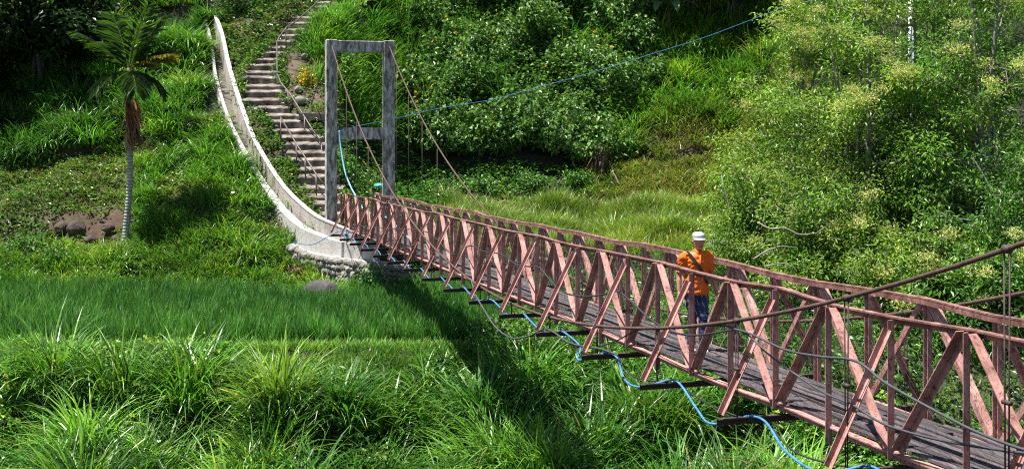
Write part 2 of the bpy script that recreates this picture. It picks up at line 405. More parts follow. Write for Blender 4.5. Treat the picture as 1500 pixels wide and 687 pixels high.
def uof(X, Y): return HX + F * X / np.maximum(Y, 8.0)
def ground(X, Y, rough=True):
    X = np.asarray(X, float); Y = np.asarray(Y, float)
    u = np.clip(uof(X, Y), COLX[0], COLX[-1] - 1)
    ci = np.clip(np.searchsorted(COLX, u, side='right') - 1, 0, len(COLX) - 2)
    f = (u - COLX[ci]) / (COLX[ci + 1] - COLX[ci]); f = f * f * (3 - 2 * f)
    ky = KY[ci] * (1 - f)[..., None] + KY[ci + 1] * f[..., None]
    kz = KZ[ci] * (1 - f)[..., None] + KZ[ci + 1] * f[..., None]
    z = kz[..., 0].copy()
    for k in range(ky.shape[-1] - 1):
        y0 = ky[..., k]; y1 = ky[..., k + 1]; t = np.clip((Y - y0) / (y1 - y0), 0, 1)
        z = np.where(Y > y0, kz[..., k] * (1 - t) + kz[..., k + 1] * t, z)
    if rough:
        am = np.where((Y > 32.4) & (Y < 44) & (u < 830), 0.02, 1.0)
        roll = np.where((Y < 31.2) | ((Y > 52.5) & (u < 340)) | ((Y > 60) & (u > 560)), 1.0, 0.0) * np.clip(np.minimum(np.abs(Y - 31.2), 1), 0, 1)
        z = z + np.where((Y > 49) & (Y < 56.5) & (u > 640) & (u < 1150), 1.0, 0.0) * np.clip(np.minimum(Y - 49, 56.5 - Y), 0, 1) * (vnoise(X, Y, 0.6, 33) - 0.4) * 1.1 + roll * (vnoise(X, Y, 0.75, 21) - 0.55) * 1.8 + am * ((vnoise(X, Y, 0.55) - 0.5) * 0.55 + (vnoise(X, Y, 1.7, 3) - 0.5) * 0.28)
    # beds cut for the stair and the channel
    sl_ = np.interp(Y, ST_Y, ST_L); sr_ = np.interp(Y, ST_Y, ST_R); sz = np.interp(Y, ST_Y, ST_Z)
    ins = (u > sl_ - 10) & (u < sr_ + 10) & (Y > 46.6) & (Y < 66)
    z = np.where(ins, np.minimum(z, sz - 0.32), z)
    edge = (u > sl_ - 40) & (u < sr_ + 30) & (Y > 46.6) & (Y < 66) & ~ins
    z = np.where(edge, np.clip(z, sz - 0.5, sz + 0.25), z)
    cl = np.interp(Y, CH_Y, CH_L); cr = np.interp(Y, CH_Y, CH_R); zl = np.interp(Y, CH_Y, CH_ZL); zr = np.interp(Y, CH_Y, CH_ZR)
    on = (Y > 44.4) & (Y < 60.2)
    z = np.where(on & (u > cl - 4) & (u < cr + 4), np.minimum(z, zl - 0.75), z)
    low = np.clip((47.6 - Y) / 2.0, 0, 1)
    z = np.where(on & (u > cl - 26) & (u <= cl - 4), np.minimum(z, zl - 0.18 - 0.75 * low), z)
    z = np.where(on & (u >= cr + 4) & (u < cr + 14), np.minimum(z, zr - 0.12), z)
    return z
def blocked(u, Y, pad=0):
    """inside the stair or the channel"""
    sl_ = np.interp(Y, ST_Y, ST_L); sr_ = np.interp(Y, ST_Y, ST_R)
    cl = np.interp(Y, CH_Y, CH_L); cr = np.interp(Y, CH_Y, CH_R)
    return ((u > sl_ - 3 - pad) & (u < sr_ + 3 + pad) & (Y > 46.6) & (Y < 66)) | ((u > cl - 3 - pad) & (u < cr + 3 + pad) & (Y > 44.3) & (Y < 60.3))

gx = np.arange(-46, 46.01, 0.28); gy = np.concatenate([np.arange(-20, 24, 2.0), np.arange(24, 74, 0.26), np.arange(74, 100, 2.0)])
GX, GY = np.meshgrid(gx, gy); GZ = ground(GX, GY)
nx, ny = len(gx), len(gy)
idx = np.arange(nx * ny).reshape(ny, nx)
quads = np.stack([idx[:-1, :-1], idx[:-1, 1:], idx[1:, 1:], idx[1:, :-1]], -1).reshape(-1, 4)
GU = uof(GX, GY)
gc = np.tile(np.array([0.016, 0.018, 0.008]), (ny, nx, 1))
def paint(mask, col, k=1.0):
    global gc
    gc = gc * (1 - (mask * k)[..., None]) + np.array(col) * (mask * k)[..., None]
nz = vnoise(GX, GY, 0.9, 5)
paint(((GU < 330) & (GY > 47) & (GY < 53.5)).astype(float) * np.clip(nz * 1.6, 0.3, 1), (0.075, 0.075, 0.028))
paint(((GU > 70) & (GU < 195) & (GY > 47.5) & (GY < 48.6)).astype(float) * np.clip(nz * 2.2 - 0.3, 0.2, 1), (0.075, 0.046, 0.03))
paint(((GU > 325) & (GU < 520) & (GY > 46) & (GY < 66)).astype(float) * np.clip(nz * 1.8 - 0.2, 0, 1), (0.12, 0.085, 0.06))
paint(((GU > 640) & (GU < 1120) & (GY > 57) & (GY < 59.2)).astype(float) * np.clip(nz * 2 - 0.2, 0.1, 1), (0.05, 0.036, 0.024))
paint(((GU > 880) & (GU < 1120) & (GY > 58) & (GY < 63)).astype(float) * np.clip(nz * 2 - 0.5, 0, 1), (0.085, 0.07, 0.038))
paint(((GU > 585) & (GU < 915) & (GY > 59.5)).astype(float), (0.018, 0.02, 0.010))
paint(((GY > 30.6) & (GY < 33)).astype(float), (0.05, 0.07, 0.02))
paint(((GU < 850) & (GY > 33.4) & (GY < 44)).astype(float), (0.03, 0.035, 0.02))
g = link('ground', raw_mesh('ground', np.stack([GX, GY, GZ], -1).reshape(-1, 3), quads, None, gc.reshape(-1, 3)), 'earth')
tag(g, kind='structure')

# ------------------------------------------------------------------ grasses
def scatter(n, u0, u1, Y0, Y1, keep=None, pad=0):
    Y = np.sqrt(rng.random(n) * (Y1 ** 2 - Y0 ** 2) + Y0 ** 2); u = rng.uniform(u0, u1, n)
    X = (u - HX) / F * Y
    k = ~blocked(u, Y, pad)
    if keep is not None: k &= keep(u, Y, X)
    u, Y, X = u[k], Y[k], X[k]
    return u, np.stack([X, Y, ground(X, Y) - 0.03], 1)
def field(soup, n, u0, u1, Y0, Y1, h, wd, cols, lean=(0.1, 0.6), curl=(0.6, 1.6), keep=None, per=1, spread=0.12, seg=3, var=0.22, pad=0, dry=0.0):
    """tufts of `per` blades"""
    u, root = scatter(max(1, n // per), u0, u1, Y0, Y1, keep, pad)
    k = len(root) * per
    root = np.repeat(root, per, 0); of = rng.normal(0, spread, (k, 2)); root[:, :2] += of; rad_ = np.hypot(of[:, 0], of[:, 1]) / spread
    aa = np.where(rng.random(k) < 0.75, np.arctan2(of[:, 1], of[:, 0]) + rng.normal(0, 0.5, k), rng.uniform(0, 2 * np.pi, k))
    tuft = np.repeat(rng.uniform(0.6, 1.3, len(u)), per)
    c = np.repeat(pick(cols, len(u), var), per, 0) * (1 + rng.normal(0, 0.16, (k, 1)))
    if dry > 0:
        dm = rng.random(k) < dry; c[dm] = pick([(0.30, 0.24, 0.11), (0.22, 0.16, 0.07)], dm.sum())
    soup.blades(root, rng.uniform(*h, k) * tuft * (1.1 - 0.14 * np.minimum(rad_, 2.5)), aa, rng.uniform(*lean, k) * (0.45 + 0.4 * rad_), rng.uniform(*curl, k), rng.uniform(*wd, k), np.clip(c, 0.004, 0.8), seg=seg)
def weeds(soup, n, u0, u1, Y0, Y1, hmax, L, cols, keep=None, per=6, aspect=0.55, var=0.22, pad=0, spread=0.16):
    """low leafy ground cover"""
    u, root = scatter(max(1, n // per), u0, u1, Y0, Y1, keep, pad)
    k = len(root) * per
    c = np.repeat(pick(cols, len(u), var), per, 0) * (1 + rng.normal(0, 0.15, (k, 1)))
    root = np.repeat(root, per, 0); root[:, :2] += rng.normal(0, spread, (k, 2)); root[:, 2] += rng.random(k) ** 0.7 * hmax
    az = rng.uniform(0, 2 * np.pi, k); d = np.stack([np.cos(az), np.sin(az), rng.uniform(-0.3, 0.6, k)], 1)
    LL = rng.uniform(*L, k); soup.leaves(root, d, LL, LL * aspect * rng.uniform(0.7, 1.2, k), np.clip(c, 0.004, 0.8))

BRIGHT = [(0.105, 0.26, 0.030), (0.08, 0.22, 0.030), (0.15, 0.30, 0.038), (0.055, 0.17, 0.025)]
DEEP = [(0.045, 0.14, 0.024), (0.06, 0.17, 0.028), (0.032, 0.10, 0.018)]
YELL = [(0.20, 0.28, 0.04), (0.16, 0.27, 0.035), (0.22, 0.28, 0.055), (0.13, 0.23, 0.035)]
MOSS = [(0.10, 0.17, 0.028), (0.125, 0.18, 0.04), (0.08, 0.15, 0.025), (0.15, 0.18, 0.06)]
SUNF = [(0.085, 0.19, 0.042), (0.115, 0.235, 0.05), (0.058, 0.145, 0.036), (0.15, 0.27, 0.06)]
RICE = [(0.050, 0.165, 0.027), (0.070, 0.205, 0.031), (0.030, 0.11, 0.022)]

rice = Soup()
paddy_end = lambda Y: np.interp(Y, [33, 38, 44, 48], [700, 760, 830, 850])
back = lambda u: np.interp(u, [-200, 170, 300, 430, 550, 610, 850], [44.4, 44.2, 43.4, 42.6, 43.2, 45.3, 47.3])
field(rice, 160000, -180, 850, 32.7, 47.4, (0.42, 0.72), (0.016, 0.028), RICE, (0.02, 0.26), (0.15, 0.8), keep=lambda u, Y, X: (Y < back(u)) & (u < paddy_end(Y)) & (Y > 32.65 + 0.7 * vnoise(X, Y, 0.5, 71)), per=14, spread=0.06, var=0.28)
tag(rice.build('rice_crop', 'rice'), kind='stuff')

lip = Soup()   # mown-looking bund in front of the paddy and weeds down the bank
field(lip, 80000, -180, 1000, 30.6, 32.9, (0.10, 0.32), (0.014, 0.024), [(0.11, 0.26, 0.036), (0.15, 0.29, 0.045), (0.075, 0.21, 0.03)], (0.05, 0.5), (0.3, 1.2), per=10, spread=0.1, dry=0.02)
weeds(lip, 16000, -180, 1750, 26, 31.9, 0.35, (0.10, 0.26), DEEP + BRIGHT[3:], keep=lambda u, Y, X: vnoise(X, Y, 0.9, 81) > 0.45, per=9)
weeds(lip, 58000, 690, 1900, 28, 47.5, 0.55, (0.10, 0.22), [(0.06, 0.16, 0.022), (0.085, 0.20, 0.028), (0.045, 0.12, 0.02)], per=7, keep=lambda u, Y, X: (u > paddy_end(Y) - 12) | (Y < 32.5))
field(lip, 32000, 690, 1900, 32, 47.5, (0.35, 0.8), (0.018, 0.03), BRIGHT + DEEP, (0.1, 0.7), (0.5, 1.5), per=8, spread=0.14, dry=0.03, keep=lambda u, Y, X: u > paddy_end(Y) - 12)
field(lip, 8000, 1000, 1900, 27, 32, (0.35, 0.8), (0.018, 0.03), BRIGHT + DEEP, (0.1, 0.7), (0.5, 1.5), per=8, spread=0.14, dry=0.03)
weeds(lip, 22000, -180, 1300, 26.5, 32.0, 0.75, (0.10, 0.24), BRIGHT + YELL[:1], keep=lambda u, Y, X: vnoise(X, Y, 0.7, 91) > 0.52, per=14, spread=0.22)
tag(lip.build('bank_ground_cover', 'grass'), kind='stuff')

bank = Soup()
field(bank, 38000, -180, 1250, 26.0, 31.3, (1.0, 2.1), (0.034, 0.066), BRIGHT[:3] + DEEP, (0.04, 0.34), (0.6, 2.4),
      keep=lambda u, Y, X: vnoise(X, Y, 0.75, 21) + 0.12 * rng.random(len(u)) > 0.60, per=130, spread=0.28, seg=5, dry=0.015)
tag(bank.build('bank_grass', 'grass'), kind='stuff')

hill = Soup()
# long grass over the upper left slope
field(hill, 80000, -160, 345, 52.6, 66, (0.8, 1.7), (0.036, 0.062), BRIGHT + DEEP, (0.1, 0.6), (0.8, 2.3), keep=lambda u, Y, X: (vnoise(X, Y, 0.75, 21) + 0.15 * rng.random(len(u)) > 0.42) & (u < np.interp(Y, CH_Y, CH_L) - 16), per=120, spread=0.36, dry=0.012, seg=4)
# mossy turf, middle slope
field(hill, 36000, -160, 340, 46.5, 53.5, (0.10, 0.30), (0.022, 0.04), MOSS + YELL[:2], (0.2, 0.9), (0.4, 1.4), keep=lambda u, Y, X: ~((u > 85) & (u < 185) & (Y > 47.5) & (Y < 48.5) & (vnoise(X, Y, 2.0, 31) > 0.35)) & (vnoise(X, Y, 0.9, 5) < 0.72), per=7, spread=0.14, dry=0.08)
weeds(hill, 26000, -160, 440, 44.5, 53, 0.22, (0.10, 0.22), MOSS + BRIGHT[:2], keep=lambda u, Y, X: ~((u > 85) & (u < 185) & (Y > 47.5) & (Y < 48.5) & (vnoise(X, Y, 2.0, 31) > 0.35)), per=7)
# foot of the slope, behind the paddy
field(hill, 40000, -160, 470, 44.0, 47.2, (0.3, 0.7), (0.025, 0.042), BRIGHT + YELL[:2], (0.1, 0.7), (0.5, 1.7), keep=lambda u, Y, X: vnoise(X, Y, 0.7, 6) > 0.3, per=26, spread=0.18)
field(hill, 26000, 200, 440, 46.5, 53, (0.4, 0.9), (0.028, 0.045), BRIGHT, (0.1, 0.7), (0.7, 2.0), keep=lambda u, Y, X: (u < np.interp(Y, CH_Y, CH_L)) & (vnoise(X, Y, 0.7, 8) > 0.4), per=34, spread=0.22)
# strip between channel and stair, and both sides of the stair
weeds(hill, 15000, 318, 520, 46.5, 66, 0.2, (0.09, 0.2), BRIGHT + MOSS, keep=lambda u, Y, X: vnoise(X, Y, 0.9, 9) > 0.33, per=6, pad=2)
field(hill, 9000, 318, 520, 46.5, 66, (0.15, 0.4), (0.022, 0.035), BRIGHT + MOSS, (0.2, 0.8), (0.5, 1.5), keep=lambda u, Y, X: vnoise(X, Y, 0.9, 9) > 0.45, per=8, spread=0.12, pad=2)
weeds(hill, 9000, 318, 470, 56.5, 70, 0.5, (0.12, 0.28), DEEP + MOSS, keep=lambda u, Y, X: u < np.interp(Y, ST_Y, ST_L) - 5, per=8)
n_ = 900; Ys_ = rng.uniform(47.2, 63, n_); ed_ = np.where(rng.random(n_) < 0.5, np.interp(Ys_, ST_Y, ST_L) + rng.normal(-4, 3.5, n_), np.interp(Ys_, ST_Y, ST_R) + rng.normal(4, 3.5, n_))
kp_ = vnoise(Ys_, ed_ * 0.03, 1.3, 40) > 0.42; Ys_, ed_ = Ys_[kp_], ed_[kp_]; n_ = len(Ys_); per_ = 9
base_ = np.repeat(np.stack([(ed_ - HX) / F * Ys_, Ys_ - 0.1, np.interp(Ys_, ST_Y, ST_Z) - 0.1], 1), per_, 0) + rng.normal(0, 0.13, (n_ * per_, 3)) * np.array([1, 1, 0.8])
dd_ = rng.normal(0, 1, (n_ * per_, 3)); dd_[:, 2] = np.abs(dd_[:, 2]) * 0.5; LL_ = rng.uniform(0.08, 0.19, n_ * per_)
hill.leaves(base_, dd_, LL_, LL_ * 0.55, pick(BRIGHT + MOSS + DEEP, n_ * per_, 0.25))
# long grass above the tower and to the right
field(hill, 52000, 455, 720, 53, 70, (0.8, 1.6), (0.036, 0.062), BRIGHT, (0.1, 0.6), (0.8, 2.1), keep=lambda u, Y, X: (u > np.interp(Y, ST_Y, ST_R) + 14) & (Y > np.interp(u, [450, 560, 600, 720], [55, 57.5, 63, 68])), per=55, spread=0.30, dry=0.01, seg=4)
weeds(hill, 8000, 480, 640, 47.5, 60, 0.45, (0.12, 0.26), DEEP + BRIGHT, per=8, pad=4)
field(hill, 46000, 880, 1260, 61.5, 71, (0.8, 1.6), (0.036, 0.06), BRIGHT + YELL[:1], (0.1, 0.6), (0.7, 2.1), keep=lambda u, Y, X: vnoise(X, Y, 0.75, 21) + 0.15 * rng.random(len(u)) > 0.40, per=55, spread=0.30, seg=4)
field(hill, 44000, 860, 1180, 57.2, 62.8, (0.3, 0.85), (0.024, 0.04), MOSS + YELL + [(0.2, 0.16, 0.08)], (0.2, 0.8), (0.6, 1.8), keep=lambda u, Y, X: vnoise(X, Y, 0.8, 13) > 0.12, per=24, spread=0.2, dry=0.22)
weeds(hill, 14000, 1060, 1900, 46, 72, 0.7, (0.14, 0.30), [(0.06, 0.13, 0.02), (0.045, 0.10, 0.02), (0.09, 0.16, 0.03)], per=8)
field(hill, 42000, 1060, 1900, 46, 72, (0.5, 1.2), (0.03, 0.05), YELL[:2] + BRIGHT, (0.1, 0.6), (0.6, 1.8), per=30, spread=0.3, dry=0.08)
weeds(hill, 60000, 585, 915, 61.2, 72, 1.5, (0.15, 0.28), SUNF, per=9, spread=0.3)
field(hill, 22000, 585, 930, 60.6, 72, (1.5, 2.9), (0.036, 0.062), BRIGHT + DEEP + [(0.2, 0.32, 0.1)], (0.02, 0.3), (0.5, 2.0), keep=lambda u, Y, X: vnoise(X, Y, 0.5, 51) > 0.45, per=50, spread=0.25, seg=5)
tag(hill.build('hillside_grass', 'grass'), kind='stuff')

terrace = Soup()
field(terrace, 90000, 600, 1200, 48.2, 56.2, (0.35, 0.85), (0.016, 0.028), YELL + [(0.10, 0.2, 0.03)], (0.05, 0.5), (0.4, 1.4),
      keep=lambda u, Y, X: (u > np.interp(Y, [48, 52, 57], [640, 640, 650])) , per=34, spread=0.22, dry=0.05)
weeds(terrace, 5000, 590, 900, 57.2, 60, 0.35, (0.12, 0.26), DEEP + BRIGHT, per=8)
weeds(terrace, 5000, 540, 720, 46.5, 56.5, 0.3, (0.12, 0.24), DEEP + BRIGHT[:2], per=8)
tag(terrace.build('terrace_grass', 'grass'), kind='stuff')

# ------------------------------------------------------------------ single grass clumps
def at(x, Y): X = (x - HX) / F * Y; return Vector((X, Y, float(ground(np.array([X]), np.array([Y]))[0])))
def clump(x, Y, n, h, rad, label, cols=None, wd=(0.032, 0.066), droop=(0.7, 2.3), group=None, pale=0.06, name='grass_clump', curlfix=None):
    o = at(x, Y); s = Soup(); r = rad * np.sqrt(rng.random(n)); a = rng.uniform(0, 2 * np.pi, n)
    px, py = r * np.cos(a), r * np.sin(a)
    gz = ground(o.x + px, o.y + py) - o.z - 0.04
    dome = (1 - (r / rad) ** 2 * 0.45)
    c = pick(cols or BRIGHT, n, 0.22)
    pm = rng.random(n) < pale; c[pm] = pick([(0.26, 0.38, 0.15), (0.20, 0.34, 0.11)], pm.sum(), 0.15)
    az = np.where(rng.random(n) < 0.65, a + rng.normal(0, 0.5, n), rng.uniform(0, 2 * np.pi, n))
    s.blades(np.stack([px, py, gz], 1), rng.uniform(0.6, 1.15, n) * h * dome, az, rng.uniform(0.02, 0.35, n) + 0.35 * r / rad, rng.uniform(*droop, n), rng.uniform(*wd, n), c, seg=5)
    ob = s.build(name, 'grass'); ob.location = o
    return tag(ob, label, 'grass clump', group)
GB = 'tall grass clumps on the bank below the rice paddy'
BANK = BRIGHT + DEEP
for x, Y, n, h, r, lab in [
    (30, 29.6, 700, 1.5, 0.75, 'tall grass clump on the bank in the bottom left corner'),
    (75, 31.2, 420, 1.15, 0.6, 'grass clump with upright blades below the left end of the rice paddy'),
    (150, 31.4, 420, 1.3, 0.55, 'grass clump with stiff upright blades just below the paddy edge, in line with the palm'),
    (300, 30.6, 1300, 1.75, 0.85, 'largest dark green grass clump on the bank, its blades rising over the paddy edge'),
    (258, 31.4, 500, 1.5, 0.6, 'tall grass clump with pale tips standing behind the drooping pale clump'),
    (345, 28.9, 500, 1.2, 0.6, 'low grass clump at the picture bottom beside the dark hollow in the bank'),
    (425, 29.0, 600, 1.3, 0.65, 'bright grass clump at the picture bottom below the boulder'),
    (505, 30.6, 700, 1.5, 0.7, 'grass clump with white bent blades below the tower'),
    (560, 30.2, 800, 1.6, 0.75, 'broad arching grass clump below the bridge abutment'),
    (630, 30.6, 800, 1.55, 0.75, 'arching grass clump at the edge of the bridge shadow on the bank'),
    (600, 29.0, 600, 1.3, 0.65, 'grass clump with long pale blades at the picture bottom, left of the bridge shadow'),
    (705, 30.2, 600, 1.4, 0.7, 'shaded grass clump standing in the bridge shadow on the bank'),
    (770, 31.3, 420, 1.5, 0.5, 'dark upright grass clump under the sagging grey hose'),
    (835, 31.2, 600, 1.4, 0.65, 'sunlit grass clump just right of the bridge shadow on the bank'),
    (800, 29.2, 600, 1.3, 0.7, 'dark grass clump at the picture bottom in the lower end of the bridge shadow'),
    (905, 30.0, 600, 1.3, 0.7, 'grass clump on the bank below the man and the blue pipe'),
    (980, 29.3, 500, 1.1, 0.7, 'low bright grass clump at the picture bottom below the walking man'),
    (1120, 29.3, 450, 0.95, 0.7, 'low grass clump under the loop of blue pipe at lower right')]:
    clump(x, Y, int(n * 0.8), h * 1.15, r * 1.1, lab, BANK, group=GB, pale=0.08)
clump(452, 41.3, 300, 0.75, 0.4, 'low grass tuft at the left side of the dark boulder', YELL[:2] + BRIGHT, (0.03, 0.05))
clump(492, 41.2, 300, 0.8, 0.4, 'low grass tuft at the right side of the dark boulder', YELL[:2] + BRIGHT, (0.03, 0.05))
clump(200, 29.7, 420, 1.75, 0.35, 'clump with a cascade of pale silvery blades drooping to the picture bottom', [(0.14, 0.25, 0.09), (0.2, 0.31, 0.15), (0.09, 0.2, 0.04)], (0.03, 0.05), (1.7, 2.7), GB, 0.4)
GH = 'long grass clumps on the left hillside'
for x, Y, n, h, r, lab, cols in [
    (25, 53.2, 700, 1.7, 0.9, 'drooping long grass clump at the left picture edge on the hillside', DEEP + BRIGHT[1:2]),
    (75, 53.2, 800, 1.8, 0.95, 'long drooping grass clump on the hillside over the mossy slope, second from the left edge', DEEP + BRIGHT[:1]),
    (130, 53.4, 700, 1.6, 0.9, 'drooping grass clump on the hillside just left of the dead palm sheath', BRIGHT + DEEP),
    (225, 56.0, 700, 1.5, 0.9, 'dark grass clump right behind the palm crown', BRIGHT + DEEP),
    (275, 57.2, 900, 1.7, 1.1, 'rounded grass mound left of the top of the concrete channel', BRIGHT),
    (270, 54.2, 700, 1.4, 0.9, 'grass mound left of the middle of the channel, halfway up the slope', BRIGHT),
    (245, 51.3, 700, 1.3, 0.85, 'dark sided grass mound right of the grey palm trunk', BRIGHT + DEEP),
    (305, 51.0, 900, 1.5, 0.9, 'large rounded grass mound beside the bend of the channel', BRIGHT),
    (348, 50.2, 800, 1.5, 0.75, 'overhanging grass mound touching the channel wall', BRIGHT),
    (368, 45.7, 900, 1.4, 0.75, 'tall bright grass clump left of the rubble wall', YELL[:2] + BRIGHT),
    (335, 46.4, 600, 1.1, 0.8, 'bright grass clump below the mounds, left of the tall one by the rubble wall', YELL[:2] + BRIGHT),
    (225, 45.8, 450, 0.9, 0.7, 'low tufted clump right of the palm base', BRIGHT),
    (180, 45.3, 350, 0.8, 0.5, 'low tufted clump directly below the palm base', BRIGHT),
    (478, 42.5, 800, 1.15, 0.75, 'arching bright grass clump hanging over the dark boulder', YELL[:2] + BRIGHT),
    (520, 42.4, 450, 0.9, 0.7, 'leafy grass clump under the bridge abutment', DEEP + BRIGHT),
    (300, 60.2, 600, 1.4, 0.9, 'shaded grass clump above the top of the concrete channel', DEEP)]:
    clump(x, Y, int(n * 0.85), h, r, lab, cols, (0.036, 0.062), group=GH, pale=0.06)
clump(306, 60.6, 700, 1.2, 0.7, 'leafy grass clump closing the upper end of the concrete channel', DEEP + BRIGHT, (0.036, 0.06))
GU_ = 'long grass clumps on the hillside right of the stair'
for x, Y, n, h, r, lab, cols in [
    (520, 61.5, 900, 1.7, 1.0, 'long bright grass clump right of the stair, above the tower beam', BRIGHT),
    (580, 62.5, 900, 1.8, 1.0, 'long grass clump with white blades above the tower\'s right column', BRIGHT),
    (640, 63.8, 800, 1.9, 0.9, 'long pale bladed grass clump at the left upper edge of the flowering thicket', BRIGHT + DEEP),
    (625, 60.8, 600, 1.9, 0.7, 'drooping white bladed grass clump right of the tower among the shrubs', BRIGHT + DEEP),
    (935, 63.5, 700, 1.7, 0.9, 'white bladed grass clump at the right edge of the thicket', BRIGHT),
    (985, 64.6, 900, 1.8, 1.0, 'long grass clump under the blue rope, below the banana plant', BRIGHT),
    (1040, 66.0, 900, 1.8, 1.0, 'long grass clump under the blue rope close to the pale tree', BRIGHT),
    (980, 61.8, 600, 1.3, 0.8, 'pale drooping grass clump below the lone banana leaf', BRIGHT + YELL[:2]),
    (1040, 60.2, 500, 1.0, 0.8, 'straw tinted grass clump on the brown slope left of the pale tree', YELL + [(0.2, 0.17, 0.08)])]:
    clump(x, Y, n, h, r, lab, cols, (0.036, 0.062), group=GU_, pale=0.10)
GT = 'grass mounds on the terrace behind the bridge'
for x, Y, n, h, r, lab in [
    (805, 52.5, 900, 1.15, 1.0, 'yellow green grass mound on the terrace, left one behind the middle of the bridge'),
    (900, 52.0, 1100, 1.35, 1.2, 'broad yellow green grass mound on the terrace, right of the left mound'),
    (960, 51.0, 900, 1.2, 1.1, 'yellow green grass mound on the terrace just left of the man\'s cap'),
    (730, 54.5, 700, 0.9, 0.9, 'low yellow green grass mound on the terrace below the logs')]:
    clump(x, Y, n, h, r, lab, YELL, (0.018, 0.032), (0.6, 1.6), GT, 0.03)

# ------------------------------------------------------------------ leafy shrubs
def flower_mesh():
    s = Soup(); k = 9; a = np.arange(k) * 2 * np.pi / k
    s.leaves(np.zeros((k, 3)), np.stack([np.cos(a), np.sin(a) * 0.75, np.sin(a) * 0.6 + 0.15], 1), np.full(k, 0.10), np.full(k, 0.06), np.tile(np.array([[0.9, 0.58, 0.02]]), (k, 1)))
    s.leaves(np.zeros((5, 3)), rng.normal(0, 1, (5, 3)), np.full(5, 0.035), np.full(5, 0.035), np.tile(np.array([[0.5, 0.2, 0.01]]), (5, 1)))
    return s.mesh('flower')
FLOWER = flower_mesh(); FLOWER.materials.append(M['petal'])
def shrub(x, Y, hgt, rad, n, label, cols, flowers=0, leaf=(0.14, 0.26), name='flowering_shrub', group=None, aspect=0.62, stems=7, mat='leaf', cat='shrub', floor=0.25):
    o = at(x, Y); t = empty(name, o, label, cat, group)
    ns = max(6, n // 45); sp = []
    for i in range(ns):      # shoots fanning from the root, leaves crowd their upper parts
        a = rng.uniform(0, 2 * np.pi); rr = rad * math.sqrt(rng.random()); zz = hgt * (0.35 + 0.75 * rng.random() ** 1.3) * (1 - 0.35 * (rr / rad) ** 2)
        sp.append((rr * math.cos(a), rr * math.sin(a), zz))
    sp = np.array(sp)
    k = rng.integers(0, ns, n); tt = floor + (1 - floor) * rng.random(n) ** 0.55
    c = sp[k] * np.stack([0.3 + 0.7 * tt, 0.3 + 0.7 * tt, tt], 1) + rng.normal(0, 0.13, (n, 3))
    d = np.stack([c[:, 0] - sp[k, 0] * 0.6, c[:, 1] - sp[k, 1] * 0.6, np.full(n, 0.0)], 1) + rng.normal(0, 0.35, (n, 3)); d[:, 2] -= 0.15
    LL = rng.uniform(*leaf, n)
    s = Soup(); s.leaves(c, d, LL, LL * aspect * rng.uniform(0.75, 1.2, n), pick(cols, n, 0.2))
    s.build('foliage', mat, t)
    m_ = MB()
    for q in sp[:stems]:
        m_.tube([(0, 0, -0.1), Vector(q) * 0.5 + Vector((0, 0, 0.1 * hgt)), Vector(q)], [0.022, 0.015, 0.006], 5)
    m_.build('stems', 'bark', t)
    top = sp[np.argsort(-(sp[:, 2] - sp[:, 1] * 0.5))]
    for i in range(min(flowers, len(top))):
        f = link('flower', FLOWER, None, t); q = top[i * max(1, len(top) // (2 * flowers + 1))]
        f.location = Vector(q) + Vector((rng.normal(0, .08), -0.12, 0.14)); f.rotation_euler = (0.5 + rng.normal(0, 0.4), rng.normal(0, 0.4), rng.uniform(0, 6)); f.scale = [rng.uniform(0.6, 1.0)] * 3
    return t
GS = 'flowering shrubs of the thicket on the slope behind the bridge'
rows = [
    (600, 60.6, 2.6, 1.1, 4, 'flowering shrub directly right of the tower\'s right column'),
    (655, 60.4, 2.4, 1.1, 2, 'shrub of the thicket where the far suspension cable crosses its foot'),
    (705, 60.3, 2.5, 1.1, 1, 'shrub overhanging the dark foot of the thicket, above the logs'),
    (760, 60.3, 2.6, 1.1, 0, 'flowerless shrub overhanging the dark foot of the thicket, in its middle'),
    (815, 60.4, 2.5, 1.1, 0, 'shrub overhanging the earth scarp left of the dead banana plant'),
    (868, 60.0, 2.3, 1.0, 0, 'dark shrub hanging right above the dead banana plant'),
    (620, 62.6, 2.4, 1.2, 3, 'flowering shrub of the thicket under the left part of the blue rope'),
    (680, 62.6, 2.4, 1.2, 4, 'flowering shrub with the blue rope across it, nearest the far cable'),
    (735, 62.4, 2.4, 1.2, 3, 'flowering shrub of the thicket where the blue rope dips behind leaves'),
    (790, 62.5, 2.4, 1.2, 3, 'flowering shrub just below the rope in the middle of the thicket'),
    (845, 62.6, 2.4, 1.2, 2, 'shrub with large pale leaves below the rope toward the right of the thicket'),
    (895, 62.4, 2.2, 1.1, 1, 'last shrub on the right of the thicket, next to the long grass'),
    (665, 65.2, 2.4, 1.3, 5, 'flowering shrub with many blossoms high in the thicket on the left'),
    (725, 65.4, 2.4, 1.3, 6, 'shrub with the densest yellow blossoms high in the thicket'),
    (785, 65.3, 2.4, 1.3, 4, 'flowering shrub above the rope in the middle of the thicket'),
    (845, 65.4, 2.4, 1.3, 3, 'flowering shrub above the rope, left of the white bladed grass'),
    (900, 66.6, 2.3, 1.3, 1, 'shrub below the dark gap beside the banana plant'),
    (700, 68.4, 2.4, 1.4, 5, 'flowering shrub at the top picture edge, left of centre'),
    (770, 68.6, 2.4, 1.4, 5, 'flowering shrub at the top picture edge near its centre'),
    (840, 68.6, 2.4, 1.4, 3, 'shrub at the top picture edge beside the dark gap'),
    (945, 64.6, 1.7, 0.9, 1, 'small shrub in the long grass right of the thicket, below the rope'),
    (925, 66.2, 2.0, 1.0, 1, 'shrub in the long grass right of the thicket, above the rope'),
    (905, 61.0, 1.3, 0.7, 0, 'low shrub above the brown slope, right of the dead banana plant'),
    (625, 67.8, 1.8, 1.2, 2, 'shrub half sunk in long grass at the top edge, above the tower\'s right column')]
